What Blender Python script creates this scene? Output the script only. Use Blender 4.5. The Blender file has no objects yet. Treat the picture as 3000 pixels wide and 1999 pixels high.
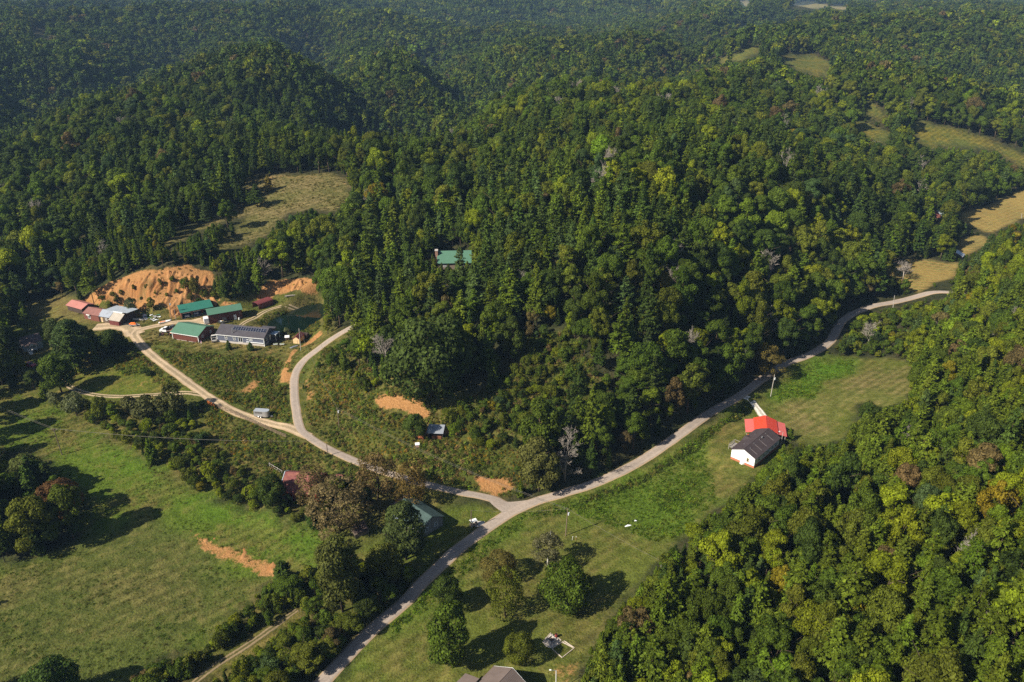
import bpy, bmesh, math, random
import numpy as np
from mathutils import Vector, Matrix

# ------------------------------------------------------------------ scene, camera, light
scene = bpy.context.scene
COL = scene.collection
R = math.radians
PITCH = R(25.0); CAM_H = 130.0; F_PX = 2300.0; IW, IH = 3000.0, 1999.0
cam_d = bpy.data.cameras.new('camera'); cam = bpy.data.objects.new('camera', cam_d); COL.objects.link(cam)
cam_d.sensor_width = 36.0; cam_d.lens = 36.0 * F_PX / IW
cam_d.clip_start = 1.0; cam_d.clip_end = 30000.0
cam.location = (0, 0, CAM_H); cam.rotation_euler = (math.pi / 2 - PITCH, 0, 0)
scene.camera = cam

SUN_AZ = (-0.87, -0.49); SUN_EL = R(37)
world = bpy.data.worlds.new('World'); scene.world = world; world.use_nodes = True
wn = world.node_tree; wn.nodes.clear()
sky = wn.nodes.new('ShaderNodeTexSky'); sky.sky_type = 'NISHITA'; sky.sun_disc = False
sky.sun_elevation = SUN_EL; sky.sun_rotation = math.atan2(SUN_AZ[0], SUN_AZ[1])
sky.altitude = 300; sky.dust_density = 1.0
bg = wn.nodes.new('ShaderNodeBackground'); bg.inputs[1].default_value = 0.06
wo = wn.nodes.new('ShaderNodeOutputWorld')
wn.links.new(sky.outputs[0], bg.inputs[0]); wn.links.new(bg.outputs[0], wo.inputs[0])
sun_d = bpy.data.lights.new('sun', 'SUN'); sun_d.energy = 5.0; sun_d.angle = R(0.53); sun_d.color = (1.0, 0.93, 0.80)
sun = bpy.data.objects.new('sun', sun_d); COL.objects.link(sun); sun.location = (-300, -200, 400)
sv = Vector((SUN_AZ[0] * math.cos(SUN_EL), SUN_AZ[1] * math.cos(SUN_EL), math.sin(SUN_EL)))
sun.rotation_euler = sv.to_track_quat('Z', 'Y').to_euler()

vs = scene.view_settings
vs.view_transform = 'Standard'; vs.look = 'None'; vs.exposure = 0.78; vs.gamma = 1.0; vs.use_curve_mapping = False
cy = scene.cycles
cy.use_denoising = False; cy.denoiser = 'OPENIMAGEDENOISE'; cy.denoising_prefilter = 'ACCURATE'; cy.denoising_input_passes = 'RGB_ALBEDO_NORMAL'; cy.max_bounces = 5; cy.diffuse_bounces = 2; cy.glossy_bounces = 2
cy.transmission_bounces = 4; cy.transparent_max_bounces = 6; cy.volume_bounces = 0; cy.sample_clamp_indirect = 3.0

rng = np.random.default_rng(11)
random.seed(5)

# ------------------------------------------------------------------ pixel <-> world helpers
SP, CP = math.sin(PITCH), math.cos(PITCH)
def ray(px, py):
    a = (np.asarray(px, float) - IW / 2) / F_PX; b = (np.asarray(py, float) - IH / 2) / F_PX
    return np.stack([a, CP - b * SP, -SP - b * CP], -1)
def on_z(px, py, z):
    d = ray(px, py); t = (z - CAM_H) / d[..., 2]
    return d * t[..., None] + np.array([0, 0, CAM_H])
def project(P):
    P = np.asarray(P, float); x, y, z = P[..., 0], P[..., 1], P[..., 2] - CAM_H
    dep = y * CP - z * SP; up = y * SP + z * CP
    dep_s = np.where(dep < 1, 1, dep)
    return IW / 2 + F_PX * x / dep_s, IH / 2 - F_PX * up / dep_s, dep

# ------------------------------------------------------------------ noise
def _hash(ix, iy, s):
    h = (ix.astype(np.int64) * 374761393 + iy.astype(np.int64) * 668265263 + s * 982451653) & 0x7fffffff
    h = ((h ^ (h >> 13)) * 1274126177) & 0x7fffffff
    return ((h ^ (h >> 16)) & 0xffffff) / float(0xffffff)
def vnoise(x, y, s=0):
    ix = np.floor(x); iy = np.floor(y); fx = x - ix; fy = y - iy
    fx = fx * fx * fx * (fx * (fx * 6 - 15) + 10); fy = fy * fy * fy * (fy * (fy * 6 - 15) + 10)
    a = _hash(ix, iy, s); b = _hash(ix + 1, iy, s); c = _hash(ix, iy + 1, s); d = _hash(ix + 1, iy + 1, s)
    return (a * (1 - fx) + b * fx) * (1 - fy) + (c * (1 - fx) + d * fx) * fy
def fbm(x, y, s=0, o=4):
    v = 0; a = .5
    for k in range(o):
        v = v + a * vnoise(x * 2 ** k + k * 17.3, y * 2 ** k - k * 9.1, s + k); a *= .5
    return v / (1 - .5 ** o)
def sstep(e0, e1, x):
    t = np.clip((x - e0) / (e1 - e0), 0, 1); return t * t * (3 - 2 * t)

# ------------------------------------------------------------------ terrain heights
CTRL = [  # pixel x, pixel y, guessed ground height (m above the valley road)
 (0,1999,-3),(300,1800,-3),(600,1720,-3),(600,1999,-2.5),(900,1900,-1.5),(0,1640,-2),(250,1500,-1),(0,1330,0),
 (300,1350,0),(600,1450,0),(900,1650,-1),(0,1170,1.5),(200,1230,1),(150,1080,3.5),(60,1040,4),(0,950,5),
 (930,1999,-1),(1200,1700,0),(1510,1480,.5),(1800,1390,1),(2100,1200,2),(2300,1060,3),(2450,930,3.5),(2600,880,4),(2720,866,4),
 (1400,1800,0),(1700,1600,.5),(1500,1950,1.5),(1700,1900,3),(1900,1600,2.5),(2000,1450,2),(1180,1560,0),(1000,1500,.5),
 (2230,1370,3.5),(2250,1290,3.5),(2500,1150,5),(2650,1080,6),(2450,1300,6),
 (1800,1999,7),(2000,1850,8),(2200,1650,9),(2300,1450,8),(2500,1999,15),(2500,1600,15),(3000,1999,25),(3000,1600,26),
 (2700,1300,15),(3000,1300,25),(2750,1100,12),(3000,1000,22),(2850,900,12),(3000,800,18),
 (2700,830,4),(2800,800,4),(2850,720,4),(2900,640,5),(2990,600,5),
 (1450,1440,.8),(1420,1370,4.5),(1560,1420,1.2),(1700,1340,5),(1900,1250,6),(2000,1150,10),(2150,1050,9),(2280,985,9),
 (1100,1430,2),(960,1380,2),(880,1270,3),(700,1215,4),(590,1150,5),(450,1040,6),(380,975,6.5),(520,950,7),(700,1010,6.8),(600,1000,6.6),
 (640,940,7.2),(770,900,7.6),(870,935,6),(880,1010,6.6),(800,1100,5),(700,1130,4.6),(300,1140,3),(300,950,6.6),(230,920,6.6),
 (865,1110,6),(900,1050,8.5),(960,1000,11),(1050,940,15),
 (1280,1280,6),(1150,1200,9),(1300,1200,10),(1000,1250,4),(1000,1150,8),(1200,1100,14),(1400,1080,17),(1600,1080,18),(1800,1000,24),(2000,900,26),
 (2200,850,20),(2350,800,14),(2500,760,8),(1330,790,24),(1600,800,32),(1800,700,40),(2100,650,36),(2300,600,34),(2500,600,24),(2600,650,12),(2700,690,6),
 (480,925,7.5),(480,785,21),(300,820,15),(600,850,14),(600,890,9),(700,800,17),(650,680,24),(900,840,13),(820,860,10),(900,560,32),(700,540,31),(400,540,29),(200,600,22),
 (100,800,10),(200,860,8),(0,880,5),(0,700,13),(0,500,19),(1100,700,24),(1100,850,18),
 (1500,500,37),(1800,450,43),(1500,300,50),(1300,400,28),(1130,390,18),(1000,250,42),(700,200,52),(500,300,40),(900,430,36),(600,450,33),(300,430,30),
 (100,320,16),(0,240,42),(200,100,48),(600,70,60),(1000,60,62),(1500,60,60),(1900,130,55),(1700,190,38),
 (2350,170,46),(2200,190,42),(2700,400,22),(2950,430,18),(2600,330,28),(2900,350,7),(2900,160,36),(2500,90,50),(2000,250,38)]
CTRL_W = [(330,140,38),(330,260,36),(150,40,32),(60,20,20),(0,40,4),(-120,40,-3),(-260,100,2),(-300,220,18),(-380,330,34),
 (420,420,22),(480,560,26),(-520,520,50),(-250,0,0),(0,-150,10),(300,-150,40),(-300,-150,10),(700,700,35),(-700,800,45),(0,1050,50),(600,1100,45),(-600,1200,50)]
cp = np.array([list(on_z(x, y, z)) for x, y, z in CTRL] + [list(map(float, c)) for c in CTRL_W])
def tps_fit(P, lam=2.0):
    n = len(P); d = np.hypot(P[:, None, 0] - P[None, :, 0], P[:, None, 1] - P[None, :, 1]) / 100
    K = np.where(d > 0, d * d * np.log(d + 1e-12), 0) + lam * .004 * np.eye(n)
    A = np.zeros((n + 3, n + 3)); A[:n, :n] = K; Q = np.c_[np.ones(n), P[:, :2] / 100]; A[:n, n:] = Q; A[n:, :n] = Q.T
    return np.linalg.solve(A, np.r_[P[:, 2], 0, 0, 0])
_W = tps_fit(cp)
def tps(x, y):
    sh = x.shape; x = x.ravel(); y = y.ravel(); out = np.empty_like(x)
    for i in range(0, len(x), 20000):
        xs = x[i:i + 20000]; ys = y[i:i + 20000]
        d = np.hypot(xs[:, None] - cp[None, :, 0], ys[:, None] - cp[None, :, 1]) / 100
        out[i:i + 20000] = (d * d * np.log(d + 1e-9)) @ _W[:len(cp)] + _W[-3] + _W[-2] * xs / 100 + _W[-1] * ys / 100
    return out.reshape(sh)

def seg_dist(x, y, pts):
    """distance to a polyline and the arc parameter of the nearest point"""
    best = np.full(x.shape, 1e9); arc = np.zeros(x.shape); s = 0
    for (ax, ay), (bx, by) in zip(pts[:-1], pts[1:]):
        L = math.hypot(bx - ax, by - ay)
        if L < 1e-6: continue
        t = np.clip(((x - ax) * (bx - ax) + (y - ay) * (by - ay)) / L / L, 0, 1)
        d = np.hypot(x - ax - t * (bx - ax), y - ay - t * (by - ay)); q = d < best
        best = np.where(q, d, best); arc = np.where(q, s + t * L, arc); s += L
    return best, arc
def smooth_line(P, step=2.0):
    """Catmull-Rom through points, resampled"""
    P = np.asarray(P, float); Q = np.vstack([2 * P[0] - P[1], P, 2 * P[-1] - P[-2]]); out = []
    for i in range(1, len(Q) - 2):
        n = max(2, int(np.linalg.norm(Q[i + 1][:2] - Q[i][:2]) / step))
        for t in np.linspace(0, 1, n, endpoint=False):
            out.append(.5 * ((2 * Q[i]) + (-Q[i - 1] + Q[i + 1]) * t + (2 * Q[i - 1] - 5 * Q[i] + 4 * Q[i + 1] - Q[i + 2]) * t * t + (-Q[i - 1] + 3 * Q[i] - 3 * Q[i + 1] + Q[i + 2]) * t ** 3))
    out.append(P[-1]); return np.array(out)

def axis(dense0, dense1, step, lo, hi, g):
    a = list(np.arange(dense0, dense1 + .01, step)); s = step
    while a[-1] < hi: s *= g; a.append(a[-1] + s)
    s = step
    while a[0] > lo: s *= g; a.insert(0, a[0] - s)
    return np.array(a)
GX = axis(-250, 290, 1.6, -5200, 5200, 1.055)
GY = axis(80, 440, 1.6, -400, 7000, 1.045)
XX, YY = np.meshgrid(GX, GY)
def far_h(x, y):
    n = fbm(x / 900 + 3.1, y / 700 + 1.7, 5, 4); r = 1 - np.abs(2 * fbm(x / 620 - 5, y / 560 + 9, 21, 4) - 1) * 1.6
    return 6 + 16 * n + 62 * np.clip(r, 0, 1) ** 1.4
fw = sstep(850, 1300, np.hypot(XX * .9, YY)); fw = np.maximum(fw, sstep(560, 900, np.abs(XX)))
HH = np.zeros_like(XX); m = fw < 1
HH[m] = np.clip(tps(XX[m], YY[m]), -6, 80)
amp = sstep(300, 600, YY) * 7 + sstep(430, 800, YY) * 20
HH = HH + amp * (fbm(XX / 170, YY / 170, 40, 3) - .5) * 2 * (1 - fw)
HH = HH * (1 - fw) + far_h(XX, YY) * fw
def carve(pxs, depth, width):
    P = on_z(np.array([p[0] for p in pxs]), np.array([p[1] for p in pxs]), np.array([p[2] for p in pxs])); d_, _ = seg_dist(XX, YY, smooth_line(P, 25)[:, :2])
    HH[:] = HH - depth * np.exp(-(d_ / width) ** 2)
carve([(1190,430,28),(1135,357,25),(1060,260,38),(976,172,48),(900,85,55)], 34, 42)
carve([(1500,260,48),(1340,172,50),(1250,90,58)], 34, 50)
carve([(-100,430,22),(83,274,20),(240,235,38),(420,150,48),(520,100,55)], 34, 50)
carve([(1850,290,42),(1990,190,42),(2080,130,48)], 30, 45)
carve([(2100,120,50),(2300,60,55)], 34, 60)
HH += .5 * (fbm(XX / 14, YY / 14, 77, 2) - .5)

def hgt(x, y):
    x = np.asarray(x, float); y = np.asarray(y, float)
    i = np.clip(np.searchsorted(GX, x) - 1, 0, len(GX) - 2); j = np.clip(np.searchsorted(GY, y) - 1, 0, len(GY) - 2)
    fx = np.clip((x - GX[i]) / (GX[i + 1] - GX[i]), 0, 1); fy = np.clip((y - GY[j]) / (GY[j + 1] - GY[j]), 0, 1)
    return (HH[j, i] * (1 - fx) + HH[j, i + 1] * fx) * (1 - fy) + (HH[j + 1, i] * (1 - fx) + HH[j + 1, i + 1] * fx) * fy
_TS = 70 * 1.012 ** np.arange(0, 370)
def hit(px, py):
    """pixel -> point where its ray meets the terrain"""
    d = ray(px, py); sh = d.shape[:-1]; d = d.reshape(-1, 3); out = np.zeros_like(d)
    for k in range(len(d)):
        P = d[k][None] * _TS[:, None]; z = P[:, 2] + CAM_H; below = z < hgt(P[:, 0], P[:, 1])
        n = int(np.argmax(below)) if below.any() else len(_TS) - 1
        lo, hi = _TS[max(n - 1, 0)], _TS[n]
        for _ in range(24):
            mid = (lo + hi) / 2; q = d[k] * mid
            if q[2] + CAM_H < hgt(q[0], q[1]): hi = mid
            else: lo = mid
        out[k] = d[k] * hi + np.array([0, 0, CAM_H])
    return out.reshape(sh + (3,))
# ---- roads: pixel centre lines, half widths, graded into the terrain
ROADS_PX = {
 'lane': ([(840,2110),(945,1999),(1081,1855),(1184,1767),(1228,1717),(1295,1653),(1332,1619),(1381,1581),(1450,1532),(1508,1496),(1572,1470),(1640,1449),(1760,1409),(1880,1350),(2000,1265),(2089,1206),(2167,1161),(2238,1107),(2298,1069),(2372,1039),(2432,1000),(2470,940),(2540,902),(2620,885),(2725,864),(2830,850)], 1.75),
 'side': ([(1512,1492),(1440,1463),(1340,1440),(1262,1422),(1180,1400),(1060,1358),(960,1316),(905,1282),(880,1258),(868,1205),(862,1150),(866,1100),(890,1060),(935,1022),(985,985),(1050,940)], 1.5),
 'gravel': ([(905,1282),(840,1255),(760,1232),(700,1212),(640,1180),(590,1148),(520,1098),(450,1045),(405,1000),(395,975),(430,960),(500,948),(560,945),(620,950)], 1.7),
 'gravel_west': ([(396,982),(370,958),(330,955),(280,962)], 2.0),
 'drive': ([(600,1160),(560,1152),(500,1152),(430,1158),(340,1163),(270,1158),(215,1140),(160,1105),(110,1085)], 1.2),
 'white_drive': ([(2175,1165),(2205,1185),(2225,1205),(2240,1225)], 1.4),
 'pond_track': ([(690,975),(720,952),(760,930),(800,905),(860,885),(930,865)], 1.1),
 'farm_track': ([(500,2060),(620,1960),(720,1895),(800,1838),(870,1785)], .8)}
ROADS = {}
for k, (pp, hw) in ROADS_PX.items():
    P = hit([p[0] for p in pp], [p[1] for p in pp]); L = smooth_line(P, 1.5)
    z = hgt(L[:, 0], L[:, 1]); n = 9 if k not in ('white_drive',) else 3
    zp = np.r_[np.full(n, z[0]), z, np.full(n, z[-1])]; L[:, 2] = np.convolve(zp, np.ones(2 * n + 1) / (2 * n + 1), 'valid')
    ROADS[k] = (L, hw)
def grade(pts, hw, fade):
    x0, x1 = pts[:, 0].min() - hw - fade, pts[:, 0].max() + hw + fade; y0, y1 = pts[:, 1].min() - hw - fade, pts[:, 1].max() + hw + fade
    i = np.where((GX > x0) & (GX < x1))[0]; j = np.where((GY > y0) & (GY < y1))[0]
    X, Y = XX[np.ix_(j, i)], YY[np.ix_(j, i)]
    d, a = seg_dist(X, Y, pts[:, :2]); s = np.r_[0, np.cumsum(np.hypot(np.diff(pts[:, 0]), np.diff(pts[:, 1])))]
    z = np.interp(a, s, pts[:, 2]); w = 1 - sstep(hw, hw + fade, d)
    HH[np.ix_(j, i)] = HH[np.ix_(j, i)] * (1 - w) + z * w
for k in ('farm_track', 'pond_track', 'drive', 'gravel_west', 'gravel', 'white_drive', 'side', 'lane'):
    L, hw = ROADS[k]; grade(L, hw + 1.2, 4.0)
# ---- building pads
def pad(px, py, r, z=None, fade=5):
    c = hit(px, py); zz = float(c[2]) if z is None else z
    d = np.hypot(XX - c[0], YY - c[1]); w = 1 - sstep(r, r + fade, d)
    HH[:] = HH * (1 - w) + zz * w; return zz
pad(545, 985, 9, 6.6); pad(705, 1000, 13, 6.8); pad(575, 935, 8, 7.1); pad(655, 945, 9, 7.1); pad(765, 903, 5); pad(330, 945, 12, 6.6); pad(228, 912, 6, 7.0)
pad(870, 1003, 4, 6.8); pad(100, 1015, 8); pad(1333, 775, 10); pad(1285, 1285, 4); pad(2215, 1310, 13, 3.6); pad(1190, 1545, 9, .3); pad(880, 1450, 8)
pad(1470, 1995, 9, 2.0); pad(1640, 1890, 6)
# ---- pond basin
POND_PX = [(790,975),(805,945),(850,915),(900,897),(940,888),(960,905),(950,935),(915,955),(880,972),(835,985)]
_pp = on_z(np.array([p[0] for p in POND_PX]), np.array([p[1] for p in POND_PX]), 5.6)
POND = _pp[:, :2]
# ------------------------------------------------------------------ polygons
V = 1.27497
def inpoly(x, y, poly):
    r = np.zeros(np.shape(x), bool); n = len(poly)
    for i in range(n):
        x0, y0 = poly[i]; x1, y1 = poly[(i + 1) % n]
        if y0 == y1: continue
        c = ((y0 > y) != (y1 > y)) & (x < (x1 - x0) * (y - y0) / (y1 - y0) + x0); r ^= c
    return r
def sdist(x, y, poly):
    d, _ = seg_dist(x, y, list(map(tuple, poly)) + [tuple(poly[0])]); return np.where(inpoly(x, y, poly), d, -d)
def wpoly(vpts, scale=V):
    P = hit([p[0] * scale for p in vpts], [p[1] * scale for p in vpts]); return P[:, :2]
# pond carve
d = sdist(XX, YY, POND); HH[:] = np.where(d > -4, HH * (1 - sstep(-4, 1, d)) + 4.6 * sstep(-4, 1, d), HH)

MEADOW = [(-60,885),(60,897),(130,935),(180,960),(230,990),(300,1035),(380,1090),(460,1135),(540,1165),(600,1185),(680,1200),(750,1225),(745,1290),(690,1312),(640,1330),(600,1350),(560,1395),(500,1440),(470,1480),(400,1510),(330,1530),(270,1575),(230,1660),(-120,1660),(-120,1320),(60,1300),(120,1270),(190,1240),(200,1150),(150,1100),(100,1065),(50,1040),(-80,1030)]
LAWN = [(740,1600),(860,1450),(940,1370),(1010,1300),(1090,1235),(1200,1170),(1320,1135),(1480,1075),(1580,1005),(1650,950),(1720,905),(1752,892),(1765,880),(1820,830),(1880,818),(1960,818),(2060,823),(2100,833),(2093,870),(2085,925),(2030,935),(1975,930),(1962,985),(1935,1015),(1870,1020),(1810,1012),(1790,1030),(1765,1065),(1742,1095),(1715,1115),(1690,1132),(1650,1165),(1610,1195),(1560,1245),(1520,1285),(1480,1335),(1440,1375),(1400,1425),(1370,1465),(1345,1505),(1335,1545),(1300,1600),(1250,1660),(700,1660)]
YARD = [(990,1180),(1080,1163),(1150,1172),(1135,1195),(1080,1235),(1000,1290),(950,1290),(860,1300),(830,1265),(880,1235)]
COMPOUND = [(165,705),(240,712),(300,728),(385,735),(400,722),(480,700),(560,705),(600,692),(660,682),(730,668),(737,700),(735,760),(745,775),(700,800),(750,785),(775,765),(730,815),(695,870),(690,950),(720,1000),(835,1062),(820,1075),(700,1010),(640,985),(560,950),(490,925),(400,870),(330,800),(290,760),(240,742),(190,730)]
LAWN2 = [(180,862),(250,822),(300,795),(330,830),(400,872),(470,907),(380,907),(220,918),(180,898)]
SLOPE = [(700,880),(725,855),(790,850),(830,895),(880,905),(930,905),(985,945),(1000,985),(1040,1005),(1100,1035),(1180,1030),(1225,1020),(1200,1065),(1150,1095),(1190,1105),(1170,1145),(1080,1135),(1000,1105),(900,1062),(840,1062),(760,1020),(720,990),(700,940)]
BANKA = [(190,692),(215,670),(250,650),(300,632),(345,622),(400,612),(450,614),(485,625),(488,650),(470,672),(500,690),(545,700),(530,712),(480,700),(440,705),(400,735),(370,705),(300,702),(240,702)]
BANKB = [(592,690),(600,660),(620,645),(660,638),(700,642),(730,658),(700,668),(640,678)]
HMEADOW = [(560,415),(620,402),(700,402),(750,396),(803,415),(802,450),(770,485),(700,480),(650,490),(610,540),(560,565),(500,580),(480,575),(540,540),(560,500),(500,510),(440,540),(390,565),(365,568),(430,525),(500,495),(580,470),(615,450),(560,435)]
HAY1 = [(2045,615),(2080,596),(2140,598),(2205,607),(2190,640),(2145,650),(2110,672),(2075,650)]
HAY2 = [(2200,548),(2255,540),(2278,556),(2235,578),(2205,592)]
HAY3 = [(2200,495),(2250,480),(2300,462),(2353,436),(2480,400),(2480,470),(2353,502),(2310,520),(2282,537),(2230,520)]
RIDGE = [[(1700,112),(1748,109),(1745,125),(1700,140),(1600,150),(1555,153),(1640,138),(1700,125)],[(1790,127),(1875,127),(1912,150),(1902,178),(1850,170),(1800,148)],[(1972,235),(2000,240),(2045,268),(2005,272)],[(1948,277),(2010,290),(2045,312),(2035,335),(1980,302)],[(2098,280),(2160,290),(2250,312),(2330,345),(2400,375),(2400,400),(2340,378),(2290,345),(2200,335),(2108,338)]]
GREYYARD = [(25,748),(60,742),(62,762),(110,770),(135,800),(175,822),(120,852),(70,852),(40,825),(50,780)]
TRACKW = [(55,690),(140,680),(165,690),(240,712),(230,748),(150,738),(90,725),(55,715)]
FIELD3 = [(480,935),(560,962),(640,1000),(720,1022),(830,1070),(810,1085),(760,1085),(690,1082),(655,1110),(600,1100),(520,1040),(470,985)]
OPEN_PX = [FIELD3, MEADOW, LAWN, YARD, COMPOUND, LAWN2, SLOPE, BANKA, BANKB, HMEADOW, HAY1, HAY2, HAY3, GREYYARD, TRACKW, [(870,1165),(1000,1150),(1010,1200),(960,1262),(900,1290),(800,1290),(790,1225)], [(640,1085),(720,1085),(720,1140),(640,1130)], [(1002,576),(1086,577),(1086,600),(1002,602)], [(2138,496),(2166,495),(2166,512),(2138,512)]] + RIDGE
# raster mask of open ground as the photograph shows it (1/4 size, with margin)
MW, MH, MS = 1000, 700, 4.0
MOX, MOY = 500, 200
gx_, gy_ = np.meshgrid((np.arange(MW) + .5) * MS - MOX, (np.arange(MH) + .5) * MS - MOY)
OPEN = np.zeros((MH, MW), bool)
for p in OPEN_PX: OPEN |= inpoly(gx_ / V, gy_ / V, p)
# roads open too
for k, (L, hw) in ROADS.items():
    u, v, dep = project(L)
    for a, b, c in zip(u, v, dep):
        r = (hw + 1.0) * F_PX / c
        OPEN |= ((gx_ - a) / r) ** 2 + ((gy_ - b) / (r * .62)) ** 2 < 1
FARP = ((2370,18,60,10),(2460,22,30,7),(2185,12,18,8),(2800,52,40,4),(130,102,50,6),(925,2,12,3))
for cx, cy_, rx, ry in FARP: OPEN |= np.hypot((gx_ - cx) / rx, (gy_ - cy_) / ry) < 1
def is_open(u, v):
    i = np.clip(((v + MOY) / MS).astype(int), 0, MH - 1); j = np.clip(((u + MOX) / MS).astype(int), 0, MW - 1)
    ok = (u > -MOX) & (u < MW * MS - MOX) & (v > -MOY) & (v < MH * MS - MOY)
    return OPEN[i, j] & ok

# ------------------------------------------------------------------ ground colours by zone (real base colours)
FOREST = (.030, .034, .014)
base = np.tile(np.array(FOREST), XX.shape + (1,)); alt = np.tile(np.array((.05, .045, .02)), XX.shape + (1,))
dirt = np.zeros(XX.shape); stripe = np.zeros(XX.shape)
def zone(vpts, b, a, soft=2.0, scale=V, poly=None):
    w_ = wpoly(vpts, scale) if poly is None else poly
    x0, y0 = w_.min(0) - 12; x1, y1 = w_.max(0) + 12
    i = np.where((GX > x0) & (GX < x1))[0]; j = np.where((GY > y0) & (GY < y1))[0]; ix = np.ix_(j, i)
    s = sdist(XX[ix], YY[ix], w_) + (fbm(XX[ix] / 5, YY[ix] / 5, 61, 2) - .5) * 2 * soft
    w = sstep(-soft, soft, s)[..., None]
    if b is not None: base[ix] = base[ix] * (1 - w) + np.array(b) * w; alt[ix] = alt[ix] * (1 - w) + np.array(a) * w
    return ix, w[..., 0]
GRASS = (0.073,0.097,0.015); GRASS_D = (0.104,0.092,0.023); LUSH = (0.083,0.142,0.009); DRY = (0.177,0.136,0.043); WEED = (0.068,0.077,0.015); WEED_D = (0.118,0.094,0.028)
CLAY = (.42, .215, .075)
scrub = [(690,1560),(880,1420),(980,1290),(1000,1180),(1180,1100),(1260,960),(990,900),(800,800),(730,660),(160,690),(0,760),(0,900),(180,960),(480,1140),(740,1200),(740,1300),(560,1400),(300,1560)]
zone(scrub, WEED, WEED_D, 4)
zone([(1190,770),(1310,770),(1350,830),(1400,890),(1340,940),(1280,1010),(1180,1000),(1000,985),(1050,920),(1130,900),(1150,860),(1200,840)], WEED, WEED_D, 4)
zone(MEADOW, (0.074,0.112,0.012), (0.106,0.092,0.025), 3)
zone([(230,1000),(420,1110),(540,1165),(680,1205),(745,1225),(735,1285),(640,1270),(540,1230),(400,1160),(300,1100),(200,1030)], (0.071,0.124,0.011), (0.088,0.100,0.019), 4)
zone([(200,1240),(330,1180),(430,1230),(560,1330),(600,1345),(500,1440),(400,1510),(230,1600),(-120,1660),(-120,1330),(60,1310)], (0.068,0.083,0.017), (0.104,0.094,0.028), 4)
zone(LAWN, (.088,.104,.018), (.108,.096,.026), 2)
zone([(900,1420),(1010,1310),(1100,1240),(1200,1180),(1340,1140),(1480,1085),(1590,1010),(1690,950),(1640,1030),(1630,1080),(1650,1150),(1560,1230),(1500,1240),(1430,1210),(1310,1170),(1230,1190),(1150,1240),(1080,1300),(1000,1370),(920,1450),(820,1560),(760,1568)], (.072,.115,.012), (.085,.098,.018), 7)
zone([(1780,890),(1830,845),(1880,822),(1960,830),(1965,860),(1890,880),(1880,920),(1820,910),(1790,930),(1770,910)], (.065,.13,.010), (.075,.115,.012), 4)
zone([(1800,930),(1900,910),(1990,850),(2095,838),(2085,920),(1960,930),(1900,1010),(1810,1000)], (0.106,0.116,0.025), (0.147,0.118,0.043), 4)
zone([(1650,960),(1715,960),(1690,1010),(1690,1110),(1650,1140),(1630,1090),(1630,1020)], (0.094,0.104,0.021), (0.136,0.104,0.032), 2)
zone(YARD, (0.078,0.101,0.015), (0.094,0.088,0.019), 2)
zone(COMPOUND, (0.068,0.083,0.016), (0.118,0.094,0.028), 2)
zone([(300,775),(400,785),(500,795),(600,800),(680,790),(700,760),(740,700),(700,690),(560,720),(420,740),(340,760)], (0.100,0.092,0.025), (0.201,0.147,0.057), 2)
zone(LAWN2, (0.080,0.104,0.013), (0.109,0.094,0.021), 1.5); zone(GREYYARD, (0.080,0.104,0.013), (0.118,0.094,0.028), 1.5)
zone(SLOPE, WEED, WEED_D, 2)
zone(HMEADOW, (.105,.100,.030), (.150,.118,.048), 3)
for h in (HAY1, HAY2, HAY3):
    ix, w = zone(h, (0.260,0.195,0.057), (0.153,0.147,0.043), 2); stripe[ix] = np.maximum(stripe[ix], w)
for h in RIDGE: zone(h, (.085,.098,.022), (.135,.110,.020), 5)
zone(TRACKW, (0.142,0.112,0.038), (0.118,0.106,0.028), 2)
# far pale pastures on the hills beyond
for cx, cy_, rx, ry in FARP:
    c = hit(cx, cy_); s = c[1] / F_PX * 1.02
    w = 1 - sstep(.8, 1.1, np.hypot((XX - c[0]) / (rx * s), (YY - c[1]) / (ry * s * 9)))
    base[:] = base * (1 - w[..., None]) + np.array((.20,.16,.07)) * w[..., None]; alt[:] = alt * (1 - w[..., None]) + np.array((.16,.15,.06)) * w[..., None]
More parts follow.
